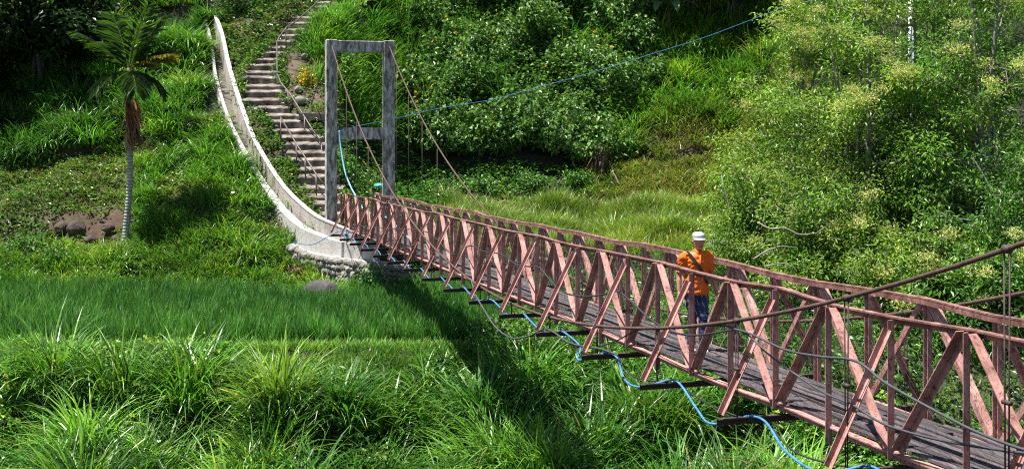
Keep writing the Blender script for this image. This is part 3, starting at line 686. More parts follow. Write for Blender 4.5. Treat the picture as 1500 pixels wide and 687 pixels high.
for x, Y, h, r, fl, lab in rows:
    jy = ((x * 7919) % 13 / 12 - 0.5) * (2.2 if Y > 61.5 else 0.7); shrub(x, Y + jy, h * (1.0 + ((x * 31) % 7) / 14), r * 1.4, 2700, lab, SUNF, fl, (0.10, 0.33), group=GS)
for x, Y, h, r, lab in [
    (640, 56.8, 0.9, 0.9, 'low leafy bush at the thicket foot behind the far cable'),
    (700, 57.6, 0.9, 0.9, 'low leafy bush behind the logs at the foot of the thicket'),
    (770, 58.2, 0.9, 0.9, 'low leafy bush on the scarp edge below the thicket'),
    (840, 58.2, 0.9, 0.8, 'low leafy bush left of the foot of the dead banana plant')]:
    shrub(x, Y, h, r, 700, lab, BRIGHT[1:] + DEEP, 0, (0.10, 0.2), 'leafy_bush', 'low bushes along the foot of the thicket', floor=0.1)
for x, Y, h, r, lab in [
    (45, 46.4, 0.8, 0.9, 'low leafy bush behind the paddy at the left picture edge'),
    (85, 45.8, 0.7, 0.7, 'low leafy bush below the brown earth patch'),
    (540, 42.4, 1.0, 0.7, 'leafy bush in the shade under the end of the bridge'),
    (585, 42.6, 0.9, 0.7, 'leafy bush under the bridge, right of the abutment')]:
    shrub(x, Y, h, r, 520, lab, BRIGHT + DEEP, 0, (0.10, 0.2), 'leafy_bush', 'low bushes at the back of the paddy', floor=0.1)
shrub(450, 55.2, 1.0, 0.33, 420, 'small golden yellow shrub beside the stair', [(0.60, 0.42, 0.02), (0.5, 0.38, 0.03), (0.30, 0.30, 0.03)], 0, (0.08, 0.15), 'golden_shrub', floor=0.05)
shrub(436, 44.9, 0.6, 0.42, 300, 'small red brown leaved bush in front of the rubble wall', [(0.22, 0.07, 0.03), (0.16, 0.08, 0.03), (0.10, 0.12, 0.03)], 0, (0.08, 0.15), 'russet_bush', floor=0.05)
shrub(505, 50.0, 1.2, 0.7, 600, 'green bush behind the tower\'s left column', BRIGHT + DEEP, 0, (0.1, 0.2), 'leafy_bush', floor=0.1)
shrub(535, 53.0, 1.6, 0.9, 800, 'green bush seen through the tower between its columns', SUNF, 2, (0.12, 0.22), 'leafy_bush', floor=0.1)
shrub(505, 57.0, 1.7, 1.0, 900, 'leafy bush seen through the tower opening under the top beam', SUNF + BRIGHT, 0, (0.12, 0.22), 'leafy_bush', floor=0.1)
shrub(545, 58.0, 1.9, 1.0, 1000, 'taller leafy bush inside the tower opening, by its right column', SUNF, 1, (0.12, 0.22), 'leafy_bush', floor=0.1)
shrub(345, 61.0, 1.6, 1.0, 900, 'dark bush between the channel and the upper stair', DEEP + [(0.07, 0.06, 0.03)], 0, (0.12, 0.22), 'dark_bush', floor=0.1)
shrub(390, 62.4, 1.6, 1.0, 900, 'dark bush at the top edge left of the upper stair', DEEP + [(0.07, 0.06, 0.03)], 0, (0.12, 0.22), 'dark_bush', floor=0.1)

# ------------------------------------------------------------------ trees
def bez(p0, p1, p2, n=7):
    return [p0 * (1 - t) ** 2 + p1 * 2 * t * (1 - t) + p2 * t * t for t in [i / n for i in range(n + 1)]]
def tree(x, Y, hgt, rad, label, seed, nleaf=16000, cols=None, flowers=14, lean=(0, 0), leaf=(0.10, 0.19), bark='bark', trunk=0.11, name='leafy_tree', group=None, low=0.12, nlimb=15, z0=None, forks=4, aspect=0.42):
    rr = random.Random(seed); o = at(x, Y)
    if z0 is not None: o.z = z0
    t = empty(name, o, label, 'tree', group)
    tb = MB(); tb.smooth = True; tips = []
    for f in range(forks):
        a = rr.uniform(0, 6.28); off = Vector((math.cos(a), math.sin(a) * 0.6, 0)) * (0.16 * f)
        top = Vector((lean[0] + rr.uniform(-.5, .5) * (1 + f), lean[1] + rr.uniform(-.5, .5) * f, hgt * rr.uniform(0.78, 0.97)))
        ax = bez(off + Vector((0, 0, -0.3)), off * 2 + Vector((rr.uniform(-.5, .5), rr.uniform(-.4, .4), hgt * 0.45)), top, 10)
        tb.tube(ax, [trunk * (1 - 0.85 * i / 10) * (1 if f == 0 else 0.7) + 0.01 for i in range(11)], 7)
        tips += [ax[q] for q in (7, 8, 9, 10, 10)]
        for i in range(nlimb if f == 0 else nlimb * 2 // 3):
            s = low + (0.95 - low) * (i + rr.random()) / nlimb; base = ax[min(10, max(1, int(s * 10)))]
            a = i * 2.4 + rr.uniform(-.5, .5) + f; L = rad * rr.uniform(0.6, 1.08) * (1.32 - 0.85 * s)
            end = base + Vector((math.cos(a) * L, math.sin(a) * L * 0.8, hgt * rr.uniform(0.02, 0.16)))
            mid = base + (end - base) * 0.5 + Vector((rr.uniform(-.3, .3), rr.uniform(-.3, .3), rr.uniform(0.1, 0.4)))
            br = bez(base, mid, end, 6); r0 = trunk * 0.42 * (1.15 - s)
            tb.tube(br, [r0 * (1 - 0.85 * j / 6) + 0.006 for j in range(7)], 5)
            tips.append(end)
            for j in range(5):
                b0 = br[rr.randint(2, 6)]
                e = b0 + Vector((rr.uniform(-1, 1), rr.uniform(-1, 1), rr.uniform(-0.35, 0.8))) * rad * 0.34
                tb.tube([b0, (b0 + e) / 2 + Vector((0, 0, 0.08)), e], [0.016, 0.011, 0.004], 4)
                tips.append(e); tips.append((b0 + e) / 2)
    tb.build('trunk', bark, t)
    T = np.array([tuple(p) for p in tips])
    T = T[~((np.abs(T[:, 0] - 0.1) < 0.6) & (T[:, 1] < 0.3) & (T[:, 2] > 0.2 * hgt) & (T[:, 2] < 0.7 * hgt) & (rng.random(len(T)) < 0.85))] if hgt > 9 else T
    per = max(8, nleaf // len(T)); k = np.repeat(np.arange(len(T)), per); n = len(k)
    off = rng.normal(0, 1, (n, 3)) * np.array([0.21, 0.21, 0.15]) * (rad / 2.2) ** 0.5
    c = T[k] + off
    d = off * 1.6 + rng.normal(0, 0.33, (n, 3)); d[:, 2] -= 0.12
    LL = rng.uniform(*leaf, n); tint = pick(cols, len(T), 0.3)[k] * (1 + rng.normal(0, 0.17, (n, 1)))
    s = Soup(); s.leaves(c, d, LL, LL * aspect, np.clip(tint, 0.004, 0.6), fold=0.15); s.build('crown', 'treeleaf', t)
    if flowers:
        order = sorted(range(len(tips)), key=lambda i: -(tips[i].z * 0.6 - tips[i].y * 1.0 + rr.uniform(0, 3.5)))
        s = Soup()
        for i in order[:flowers * 3 // 2]:
            m_ = 170; q = np.array(tuple(tips[i])) + rng.normal(0, 1, (m_, 3)) * np.array([0.17, 0.17, 0.10]) + np.array([0, -0.15, 0.2])
            dd = rng.normal(0, 1, (m_, 3)); dd[:, 2] = np.abs(dd[:, 2]) + 0.4
            s.leaves(q, dd, rng.uniform(0.05, 0.11, m_), rng.uniform(0.025, 0.05, m_), pick([(0.46, 0.48, 0.20), (0.54, 0.53, 0.27), (0.34, 0.40, 0.14)], m_, 0.12))
        tag(s.build('blossom', 'petal', t), kind='stuff')
    return t
OLIVE = [(0.185, 0.30, 0.05), (0.15, 0.275, 0.045), (0.235, 0.34, 0.07), (0.105, 0.22, 0.036)]
DARKT = [(0.08, 0.20, 0.035), (0.105, 0.24, 0.04), (0.06, 0.16, 0.03), (0.14, 0.28, 0.045)]
tree(1265, 40.5, 11.6, 3.1, 'tall pale flowered tree with two grey trunks, leftmost big tree behind the bridge', 3, 27000, OLIVE, 16, (0.2, 0.3), trunk=0.14)
tree(1350, 41.5, 12.0, 3.1, 'tall dark leaved tree with a forked grey trunk, between two flowered trees', 5, 26000, DARKT, 7, (0.3, 0), trunk=0.17)
tree(1450, 39.0, 11.8, 3.1, 'tall tree with cream flowers at the upper right corner', 8, 27000, OLIVE[1:] + DARKT[:2], 16, (0.0, 0.2), trunk=0.15)
tree(1165, 44.0, 10.8, 2.8, 'pale flowered tree at the left end of the trees, touching the blue rope', 11, 24000, OLIVE, 16, (0.4, 0), trunk=0.12)
tree(1110, 43.0, 5.2, 1.9, 'low pale tree leaning over the terrace behind the walking man', 14, 16000, OLIVE, 6, (0.2, -0.2), trunk=0.08, low=0.08)
tree(1190, 38.5, 4.0, 1.9, 'low olive green bushy tree with dead branches, right behind the walking man', 17, 15000, OLIVE, 5, (-.2, -0.2), trunk=0.07, low=0.06)
tree(1325, 34.5, 3.4, 1.7, 'low tree with pale flower heads just above the bridge rail at right', 19, 19000, OLIVE[:2] + [(0.10, 0.18, 0.03)], 9, (0, 0), trunk=0.07, low=0.06)
tree(1430, 33.5, 3.0, 1.6, 'low broad leaved tree under the rising suspension cable', 23, 12000, DARKT, 3, (0.1, 0), leaf=(0.15, 0.26), trunk=0.06, low=0.05, aspect=0.4)
tree(1520, 36.0, 6.2, 2.0, 'dark leaved tree at the right picture edge', 29, 15000, DARKT, 2, (0, 0), trunk=0.09, low=0.08)
tree(1420, 49.0, 10.0, 2.6, 'dark tree filling the gap behind the forked trunk', 31, 9000, DARKT, 0, (0, 0), leaf=(0.14, 0.24), trunk=0.14)
# tall shade trees whose crowns pass the top of the picture
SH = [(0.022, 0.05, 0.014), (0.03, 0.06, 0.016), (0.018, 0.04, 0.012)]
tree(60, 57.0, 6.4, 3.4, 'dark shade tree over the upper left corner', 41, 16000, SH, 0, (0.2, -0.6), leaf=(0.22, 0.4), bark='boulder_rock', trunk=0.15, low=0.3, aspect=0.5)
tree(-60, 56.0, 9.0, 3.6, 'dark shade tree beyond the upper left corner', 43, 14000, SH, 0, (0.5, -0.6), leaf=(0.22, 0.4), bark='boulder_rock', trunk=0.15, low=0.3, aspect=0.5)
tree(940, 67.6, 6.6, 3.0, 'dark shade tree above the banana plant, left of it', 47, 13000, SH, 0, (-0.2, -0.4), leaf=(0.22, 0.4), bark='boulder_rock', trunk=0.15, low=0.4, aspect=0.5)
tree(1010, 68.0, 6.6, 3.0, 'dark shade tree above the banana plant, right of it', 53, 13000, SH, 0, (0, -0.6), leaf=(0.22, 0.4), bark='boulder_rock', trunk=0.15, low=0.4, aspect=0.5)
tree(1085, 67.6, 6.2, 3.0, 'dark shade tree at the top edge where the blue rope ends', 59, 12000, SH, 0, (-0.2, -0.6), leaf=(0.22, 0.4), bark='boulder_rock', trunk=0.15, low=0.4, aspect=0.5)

# ------------------------------------------------------------------ palm
def frond(base, direc, length, droop, cols, npair=36, ll=0.85, wd=0.058):
    d = Vector(direc).normalized(); hz = Vector((d.x, d.y, 0)); hz = hz.normalized() if hz.length > 0.05 else Vector((1, 0, 0))
    pts = []; p = Vector(base); e = math.asin(max(-1, min(1, d.z)))
    for i in range(13):
        pts.append(p.copy()); e2 = e - droop * (i / 12) ** 1.5
        p = p + (hz * math.cos(e2) + Vector((0, 0, math.sin(e2)))) * (length / 12)
    s = Soup(); root = []; dirs = []; L = []
    side = hz.cross(Vector((0, 0, 1)))
    for k in range(npair):
        t = 0.12 + 0.88 * k / (npair - 1); j = min(11, int(t * 12)); q = pts[j].lerp(pts[j + 1], t * 12 - j)
        tan = (pts[j + 1] - pts[j]).normalized()
        for sg in (-1, 1):
            root.append(tuple(q)); v = tan * 0.75 + side * sg * 0.8 + Vector((0, 0, -0.22 + random.uniform(-.12, .12)))
            dirs.append(tuple(v)); L.append(ll * (0.45 + 0.75 * math.sin(math.pi * (0.12 + 0.8 * t))) * random.uniform(0.85, 1.1))
    n_ = len(L)
    s.leaves(np.array(root), np.array(dirs), np.array(L), np.full(n_, wd * 1.6), pick(cols, n_, 0.18), fold=0.2)
    V, T, C = np.concatenate(s.V), np.concatenate(s.T), np.concatenate(s.C)
    mb = MB(); mb.tube(pts, [0.022 * (1 - 0.8 * i / 12) + 0.003 for i in range(13)], 5)
    v2 = np.array(mb.v); f2 = np.array([f for f in mb.f if len(f) == 4]) + len(V)
    return raw_mesh('frond', np.concatenate([V, v2]), f2, T, np.concatenate([C, np.tile(np.array([[0.10, 0.13, 0.03]]), (len(v2), 1))]), smooth=False)
pb_ = at(184, 46.9); pb_.z -= 0.1
palm = empty('palm_tree', pb_, 'slender palm with a grey ringed trunk and a dead brown sheath', 'palm tree')
tr = [P(184, 364, 46.9), P(184, 345, 46.9), P(187, 310, 46.9), P(190, 270, 46.9), P(190.5, 225, 46.9), P(189.5, 180, 46.9), P(188.5, 140, 46.9), P(188.5, 100, 46.9)]
tr = [p - pb_ for p in spline(tr, 4)]
mb = MB(); mb.smooth = True; k = len(tr)
mb.tube(tr[:21], [0.15 - 0.035 * min(1, i / 8) for i in range(21)], 12); mb.build('trunk', 'palm_bark', palm)
plain('palm_shaft', (0.05, 0.055, 0.035), 0.6, 0, 0.4, 6)
mb = MB(); mb.smooth = True; mb.tube(tr[20:], [0.115 - 0.04 * (i / (k - 21)) for i in range(k - 20)], 10); mb.build('crownshaft', 'palm_shaft', palm)
ctop = tr[-1]
PG = [(0.045, 0.10, 0.022), (0.065, 0.13, 0.024), (0.03, 0.07, 0.016)]; PY = [(0.32, 0.24, 0.02), (0.2, 0.2, 0.03), (0.10, 0.14, 0.02)]
for d, L, dr, cc in [((0.22, -0.1, 1.0), 2.5, 0.35, PG), ((-0.25, 0.2, 1.0), 2.3, 0.4, PG), ((-0.9, -0.2, 1.0), 2.3, 0.5, PG), ((-0.6, 0.4, 0.9), 2.0, 0.8, PG),
                     ((0.45, 0.1, 1.0), 2.4, 0.45, PG), ((0.9, 0.4, 0.9), 1.7, 0.6, PG), ((1.0, -0.35, 0.6), 1.75, 0.5, PY),
                     ((-0.6, -0.6, -0.1), 1.6, 1.3, PG), ((0.4, -0.7, -0.1), 1.5, 1.3, PG), ((0.9, 0.3, -0.1), 1.5, 1.3, PG), ((0.0, 0.3, 1.0), 1.9, 0.4, PG)]:
    link('frond', frond(ctop + Vector((0, 0, -0.1)), d, L * 1.05, dr, cc), 'treeleaf', palm)
s = Soup(); n_ = 170
a = rng.uniform(0, 6.28, n_); zz = rng.uniform(0, 1.5, n_); sheath_top = np.array(tuple(tr[24]))
s.blades(np.stack([sheath_top[0] + np.cos(a) * 0.2 + 0.10, sheath_top[1] + np.sin(a) * 0.14 - 0.05, sheath_top[2] - zz], 1), rng.uniform(0.5, 1.1, n_), rng.normal(-0.2, 0.9, n_), rng.uniform(2.45, 3.1, n_), rng.uniform(-0.3, 0.3, n_), rng.uniform(0.04, 0.09, n_),
         pick([(0.30, 0.13, 0.06), (0.40, 0.22, 0.12), (0.18, 0.07, 0.04)], n_), seg=4)
sh = s.build('dead_sheath', 'grass', palm); sh['label'] = 'dry brown sheath hanging down the trunk'

# dead fronds hanging from the shade tree in the corner
o_ = P(14, -20, 56.2)
s = Soup(); n_ = 260; a = rng.uniform(0, 6.28, n_)
s.blades(np.stack([rng.normal(0, 0.32, n_), rng.normal(0, 0.25, n_), rng.uniform(-1.6, 0.2, n_)], 1), rng.uniform(0.5, 1.1, n_), a, rng.uniform(2.6, 3.1, n_), rng.uniform(-0.4, 0.4, n_), rng.uniform(0.03, 0.06, n_), pick([(0.16, 0.07, 0.04), (0.22, 0.11, 0.06), (0.09, 0.04, 0.03)], n_), seg=3)
ob = s.build('dead_frond', 'grass'); ob.location = o_; tag(ob, 'brown dead frond hanging in the upper left corner', 'dead frond')

# banana plant in the shade and the lone leaf lower down
def banana_leaf(base, direc, L, W, droop, col, parent, name='leaf'):
    d = Vector(direc).normalized(); hz = Vector((d.x, d.y, 0)).normalized(); side = hz.cross(Vector((0, 0, 1))); e = math.asin(d.z)
    V = []; p = Vector(base); N = 12
    for i in range(N + 1):
        t = i / N; e2 = e - droop * t; tan = hz * math.cos(e2) + Vector((0, 0, math.sin(e2))); up = side.cross(tan)
        wv_ = W * (0.08 if t < 0.12 else math.sin(math.pi * min(1, (t - 0.10) / 0.9) ** 0.8) ** 0.7 + 0.03)
        for q in (-1, -0.5, 0, 0.5, 1): V.append(p + side * q * wv_ * 0.5 + up * (abs(q) * wv_ * 0.16 + random.uniform(-.01, .01)))
        p = p + tan * (L / N)
    Q = [(i * 5 + j, i * 5 + j + 1, i * 5 + j + 6, i * 5 + j + 5) for i in range(N) for j in range(4)]
    me = raw_mesh(name, np.array([tuple(v) for v in V]), np.array(Q), None, np.tile(np.array([col]), (len(V), 1)))
    return link(name, me, 'leaf', parent)
bo = at(978, 67.0); bp = empty('banana_plant', bo, 'shaded banana plant with broad torn leaves at the top edge', 'banana plant')
mb = MB(); mb.smooth = True; mb.tube([(0, 0, -0.2), (0.05, 0, 1.0), (0.02, -0.05, 2.0)], [0.16, 0.13, 0.08], 9); mb.build('stem', 'palm_shaft', bp)
for d, L, W, dr in [((-0.5, -0.8, 0.7), 1.9, 0.55, 1.9), ((0.9, -0.5, 0.7), 2.0, 0.55, 1.5), ((0.2, -0.9, 0.8), 1.9, 0.55, 2.1), ((-0.9, -0.2, 0.8), 1.8, 0.5, 1.6), ((0.5, -0.2, 1.2), 2.0, 0.5, 1.0)]:
    banana_leaf(Vector((0, -0.05, 1.9)), d, L, W, dr, (0.11, 0.19, 0.10), bp)
bo = at(1064, 61.6); bp = empty('banana_sapling', bo, 'young banana plant with one long pale leaf on the grass slope', 'banana plant')
mb = MB(); mb.tube([(0, 0, -0.1), (0, 0, 0.5)], [0.06, 0.04], 8); mb.build('stem', 'palm_shaft', bp)
banana_leaf(Vector((0, 0, 0.45)), (-0.75, -0.15, 0.9), 1.7, 0.34, 0.7, (0.20, 0.34, 0.09), bp)
# dead banana plant at the right end of the thicket
bo = at(880, 58.9); bp = empty('dead_banana_plant', bo, 'dead banana plant with brown hanging leaves at the thicket foot', 'dead plant')
mb = MB(); mb.smooth = True; mb.tube([(0, 0, -0.2), (0, 0, 0.8), (0.05, 0, 1.5)], [0.24, 0.2, 0.12], 10); mb.build('stem', 'dry_leaf', bp)
s = Soup(); n_ = 130; a = rng.uniform(0, 6.28, n_); r_ = rng.uniform(0.05, 0.5, n_)
s.blades(np.stack([np.cos(a) * r_, np.sin(a) * r_, rng.uniform(0.5, 1.7, n_)], 1), rng.uniform(0.4, 1.0, n_), a, rng.uniform(2.5, 3.3, n_), rng.uniform(-0.4, 0.4, n_), rng.uniform(0.04, 0.10, n_), pick([(0.07, 0.04, 0.026), (0.13, 0.08, 0.05), (0.035, 0.022, 0.016)], n_), seg=3)
s.build('dead_leaves', 'grass', bp)

# dead branches and logs
def branch(name, pts, r, label, cat='branch', group=None, side=()):
    mb = MB(); mb.smooth = True; q = spline(pts, 4); n_ = len(q); o = Vector(pts[0])
    q = [p - o + Vector((random.uniform(-.01, .01), 0, random.uniform(-.012, .012))) for p in q]
    mb.tube(q, [r * (1 - 0.65 * i / (n_ - 1)) for i in range(n_)], 7)
    for st, sp_ in side:
        sq = [Vector(p) - o for p in sp_]; mb.tube([q[int(st * (n_ - 1))]] + sq, [r * 0.5] + [r * 0.5 * (1 - 0.6 * (i + 1) / len(sq)) for i in range(len(sq))], 5)
    ob = mb.build(name, 'dead_wood'); ob.location = o; return tag(ob, label, cat, group)
branch('fallen_log', [P(706, 305, 56.2), P(725, 299, 56.4), P(742, 293, 56.7)], 0.10, 'grey fallen log on the earth edge, the longer upper one', 'log')
branch('fallen_log', [P(733, 304, 56.0), P(748, 300, 56.1), P(755, 296, 56.2)], 0.08, 'short grey fallen log lying right below the longer one', 'log')
branch('dead_branch', [P(897, 250, 58.3), P(903, 262, 58.1), P(912, 276, 57.9)], 0.05, 'bare stick leaning at the foot of the dead banana plant')
branch('dead_branch', [P(1110, 326, 37.4), P(1128, 335, 37.2), P(1150, 334, 37.1), P(1172, 344, 37.0), P(1196, 342, 36.9), P(1230, 352, 37.0)], 0.032, 'long bare branch lying level in the olive tree behind the man', side=[(0.8, [P(1215, 328, 36.9), P(1205, 322, 36.9)])])
branch('dead_branch', [P(1104, 380, 36.4), P(1122, 368, 36.4), P(1142, 361, 36.4), P(1168, 363, 36.5)], 0.03, 'curved bare branch above the bridge rail, right of the man', side=[(0.6, [P(1135, 345, 36.3)])])
branch('dead_branch', [P(1120, 390, 35.4), P(1150, 386, 35.4), P(1162, 402, 35.4)], 0.026, 'pale dry twig just over the bridge rail', side=[(0.4, [P(1140, 380, 35.3)])])

# pale pole with its brackets among the tree tops
o_ = at(1335, 47.0); po = empty('utility_pole', o_, 'white utility pole with a cross bar among the tree tops', 'pole')
mb = MB(); mb.smooth = True; mb.tube([(0, 0, -0.4), (0, 0, 5), (0, 0, 10.8)], [0.13, 0.12, 0.10], 12); mb.build('shaft', 'white_plastic', po)
mb = MB(); zz = P(1335, 38, 47.0).z - o_.z; mb.bar((-1.2, -0.15, zz), (1.1, -0.15, zz), 0.09, 0.1, (0, 1, 0)); mb.build('cross_bar', 'rust', po)

# ------------------------------------------------------------------ rocks and litter
def rock(x, Y, r, label, mat, seed, dz=0.0, name='rock', cat='rock', group=None):
    o = at(x, Y); mb = MB(); mb.smooth = False; mb.blob((0, 0, dz), r, seed, 0.1, 1, 3)
    ob = mb.build(name, mat); ob.location = o; return tag(ob, label, cat, group)
rock(470, 41.5, (0.72, 0.5, 0.62), 'dark grey boulder half hidden by grass at the back of the paddy', 'boulder_rock', 4, 0.12, 'boulder', 'boulder')
rock(112, 47.75, (0.38, 0.3, 0.3), 'brown earth lump in the bare patch left of the palm base', 'brown_rock', 6, 0.1, 'earth_lump', 'earth')
rock(158, 47.5, (0.3, 0.24, 0.2), 'larger grey brown rock in the bare patch beside the palm base', 'brown_rock', 9, 0.42)
rock(172, 47.2, (0.26, 0.2, 0.2), 'small brown rock touching the palm base', 'brown_rock', 12, 0.16)
rock(133, 47.3, (0.26, 0.22, 0.2), 'small brown rock in the middle of the bare patch', 'brown_rock', 15, 0.3)
rock(90, 47.9, (0.36, 0.26, 0.28), 'dark brown rock at the left end of the bare patch', 'brown_rock', 18, 0.1)
for x, Y, r, lab in [(368, 53.2, 0.17, 'small pale stone at the left edge of the stair, the lowest of three'), (378, 53.35, 0.2, 'rounded stone against the stair landing, largest of three'), (366, 54.0, 0.14, 'smallest stone beside the stair, the upper one of three'),
                     (437, 54.6, 0.18, 'pale stone under the golden shrub'), (440, 53.6, 0.22, 'pale flat stone right of the stair rail'), (447, 57.0, 0.16, 'pale stone right of the upper stair')]:
    rock(x, Y, (r * 1.3, r, r), lab, 'rubble', int(x), 0.1, 'stone', 'stone', 'loose stones beside the stair')
s = MB(); s.blob((0, 0, 0.05), (0.11, 0.08, 0.05), 5, 0.3); ob = s.build('plastic_litter', 'white_plastic'); ob.location = at(344, 47.8) + Vector((0, -0.3, 0.4)); tag(ob, 'pale blue scrap of litter in the grass below the mounds', 'litter')
s = MB(); s.blob((0, 0, 0.1), (0.3, 0.2, 0.10), 8, 0.3); ob = s.build('plastic_sheet', 'turquoise_plastic'); ob.location = P(556, 276, 47.6); tag(ob, 'turquoise plastic sheet beside the tower\'s right column', 'plastic sheet')

# low dry-stone wall behind the paddy, and pale boulders of the stream bed farther right
o_ = at(760, 48.0); mb = MB(); rr = random.Random(3)
for row in range(4):
    x = 640
    while x < 850:
        Yw = 47.2 + 0.7 * (x - 610) / 200 * 0.6; q = P(x, 190, Yw); wz = -5.85 + row * 0.24
        r0 = rr.uniform(0.14, 0.24); mb.blob(Vector((q.x, q.y, wz + rr.uniform(-.03, .03))) - o_, (r0 * 1.25, 0.2, 0.16), rr.randint(0, 9999), 0.15, 1, 2)
        x += r0 * 2.2 * F / Yw
ob = mb.build('stone_wall', 'river_stone'); ob.location = o_; tag(ob, 'low grey dry stone wall behind the bridge at the back of the paddy', 'stone wall')
k = 0
SB = 'grey boulders of the stream bed behind the bridge'
for x, Y, r, lab in [(1058, 48.2, 0.5, 'grey stream boulder left of the low pale tree, beside the man\'s shoulder'), (1082, 47.8, 0.55, 'grey stream boulder just right of the man'), (1106, 47.4, 0.5, 'grey stream boulder two steps right of the man'),
                     (1328, 43.5, 0.4, 'pale stream boulder where the cable meets the far rail')]:
    k += 1; o = at(x, Y); mb = MB(); mb.blob((0, 0, 0.3), (r * 1.5, r, r * 0.8), 100 + k, 0.12, 1, 3); ob = mb.build('boulder', 'river_stone'); ob.location = o; tag(ob, lab, 'boulder', SB)

# ------------------------------------------------------------------ channel, rubble wall, stair, tower
o_ = P(420, 318, 47.4)
ch = empty('concrete_channel', o_, 'pale concrete drainage channel curving down the slope to the bridge', 'drainage channel')
stL = spline([P(c[0], c[1], c[4]) for c in CHAN], 5); stR = spline([P(c[2], c[3] - (9 if c[1] < 200 else 0), c[4] + 0.25) for c in CHAN], 5)
def loft(sections):
    mb = MB(); n_ = len(sections[0]); vs = [p - o_ for s_ in sections for p in s_]; fs = []
    for i in range(len(sections) - 1):
        for j in range(n_):
            a = i * n_ + j; b = i * n_ + (j + 1) % n_; fs.append((a, b, b + n_, a + n_))
    fs.append(tuple(range(n_))); fs.append(tuple(reversed(range((len(sections) - 1) * n_, len(sections) * n_))))
    mb.add(vs, fs); return mb
Z = Vector((0, 0, 1)); secL, secR, secF = [], [], []; rr = random.Random(2)
for i, (a, b) in enumerate(zip(stL, stR)):
    h = Vector((b.x - a.x, b.y - a.y, 0)); wch = max(h.length, 0.3); h.normalize(); j = rr.uniform(-.015, .015)
    tl = 0.12 + 0.20 * min(1, max(0, (i - 16) / 14)); a = a + Z * j; b = b + Z * rr.uniform(-.015, .015)
    depth = 1.05 if i > 42 else 0.9
    secL.append([a - h * 0.03 - Z * depth, a, a + h * tl, a + h * (tl + 0.01) - Z * 0.75])
    secR.append([b - h * 0.16 - Z * 1.25, b - h * 0.14, b, b + h * 0.02 - Z * 0.9])
    fl = min(a.z, b.z) - 0.45
    p0 = a + h * (tl - 0.05); p1 = b - h * 0.12; p0.z = fl; p1.z = fl
    secF.append([p0, p0 - Z * 0.12, p1 - Z * 0.12, p1])
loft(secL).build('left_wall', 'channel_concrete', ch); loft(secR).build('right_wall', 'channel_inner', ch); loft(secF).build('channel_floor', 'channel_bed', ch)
# pale coping that runs along the right wall
cop = []
for a, b in zip(stL, stR):
    h = Vector((b.x - a.x, b.y - a.y, 0)).normalized(); cop.append([b - h * 0.155, b - h * 0.155 + Z * 0.05, b + h * 0.03 + Z * 0.05, b + h * 0.03])
loft(cop).build('coping', 'channel_concrete', ch)

o_ = P(500, 385, 45.0); wl = empty('rubble_wall', o_, 'pale rubble footing under the lower end of the concrete channel', 'stone wall')
mb = MB(); rr = random.Random(11); path = spline([P(424, 368, 46.0), P(450, 380, 45.4), P(490, 388, 44.4), P(525, 393, 43.6), P(560, 397, 43.1), P(596, 402, 43.4)], 8)
for p in path:
    for row in range(5):
        for kk in range(2):
            r0 = rr.uniform(0.09, 0.17); mb.blob(p + Vector((rr.uniform(-.12, .12), rr.uniform(-.04, .05), 0.14 - row * 0.2)) - o_, (r0 * 1.2, 0.13, r0), rr.randint(0, 9999), 0.2, 1, 2)
mb.build('stones', 'rubble', wl)
o2 = o_
secs = [[p - o_ + Vector((0, 0.06, -1.0)), p - o_ + Vector((0, 0.06, 0.26)), p - o_ + Vector((0.05, 0.75, 0.26)), p - o_ + Vector((0.05, 0.75, -1.0))] for p in path]
mb = MB(); n_ = 4
mb.add([q for s_ in secs for q in s_], [(i * 4 + j, i * 4 + (j + 1) % 4, i * 4 + 4 + (j + 1) % 4, i * 4 + 4 + j) for i in range(len(secs) - 1) for j in range(4)] + [(0, 1, 2, 3), tuple(reversed(range(len(secs) * 4 - 4, len(secs) * 4)))])
mb.build('mortar_core', 'channel_concrete', wl)

# bridge frame of reference: t counts truss posts from the near end
B0 = 9.72; CT, SNT = 0.9608, 0.2772
RV = Vector((CT, SNT, 0))
def BP(t, off, h):
    """point on the bridge: t posts along, off metres right of the near truss, h metres above the deck chord"""
    d = t + B0
    return Vector((7.09 - 0.317 * d, 1.0986 * d, -(2.883 + 0.01953 * d))) + RV * off + Vector((0, 0, h))
def BPX(x, y, off):
    """point at picture place x, y in the vertical plane `off` metres from the near truss"""
    r = (x - HX) / F; d = (7.09 + CT * off - r * SNT * off) / (0.317 + 1.0986 * r)
    Y = 1.0986 * d + SNT * off
    return P(x, y, Y)
AX = Vector((-SNT, CT, -0.0171)).normalized()
W, H = 1.08, 1.3
TT = 42.1 - B0

tc_ = BP(TT, W / 2, 0); tc_.z = -4.3
tw = empty('bridge_tower', tc_, 'weathered black grey concrete portal tower at the far end of the footbridge', 'bridge tower')
ztop, a1 = 3.36, 1.095
for sg in (-1, 1):
    mb = MB(); c = Vector((RV.x * sg * a1, RV.y * sg * a1, 0)); hh = (ztop + 4.0) / 2
    mb.box(c + Vector((0, 0, ztop - hh - tc_.z)), 0.205, 0.22, hh, RV, (-SNT, CT, 0), (0, 0, 1)); bevel(mb.build('column', 'tower_concrete', tw), 0.025)
for zt, zb in ((3.33, 2.90), (0.07, -0.38)):
    mb = MB(); mb.box(Vector((0, 0, (zt + zb) / 2 - tc_.z)), a1 - 0.203, 0.18, (zt - zb) / 2, RV, (-SNT, CT, 0), (0, 0, 1)); bevel(mb.build('crossbeam', 'tower_concrete', tw), 0.02)
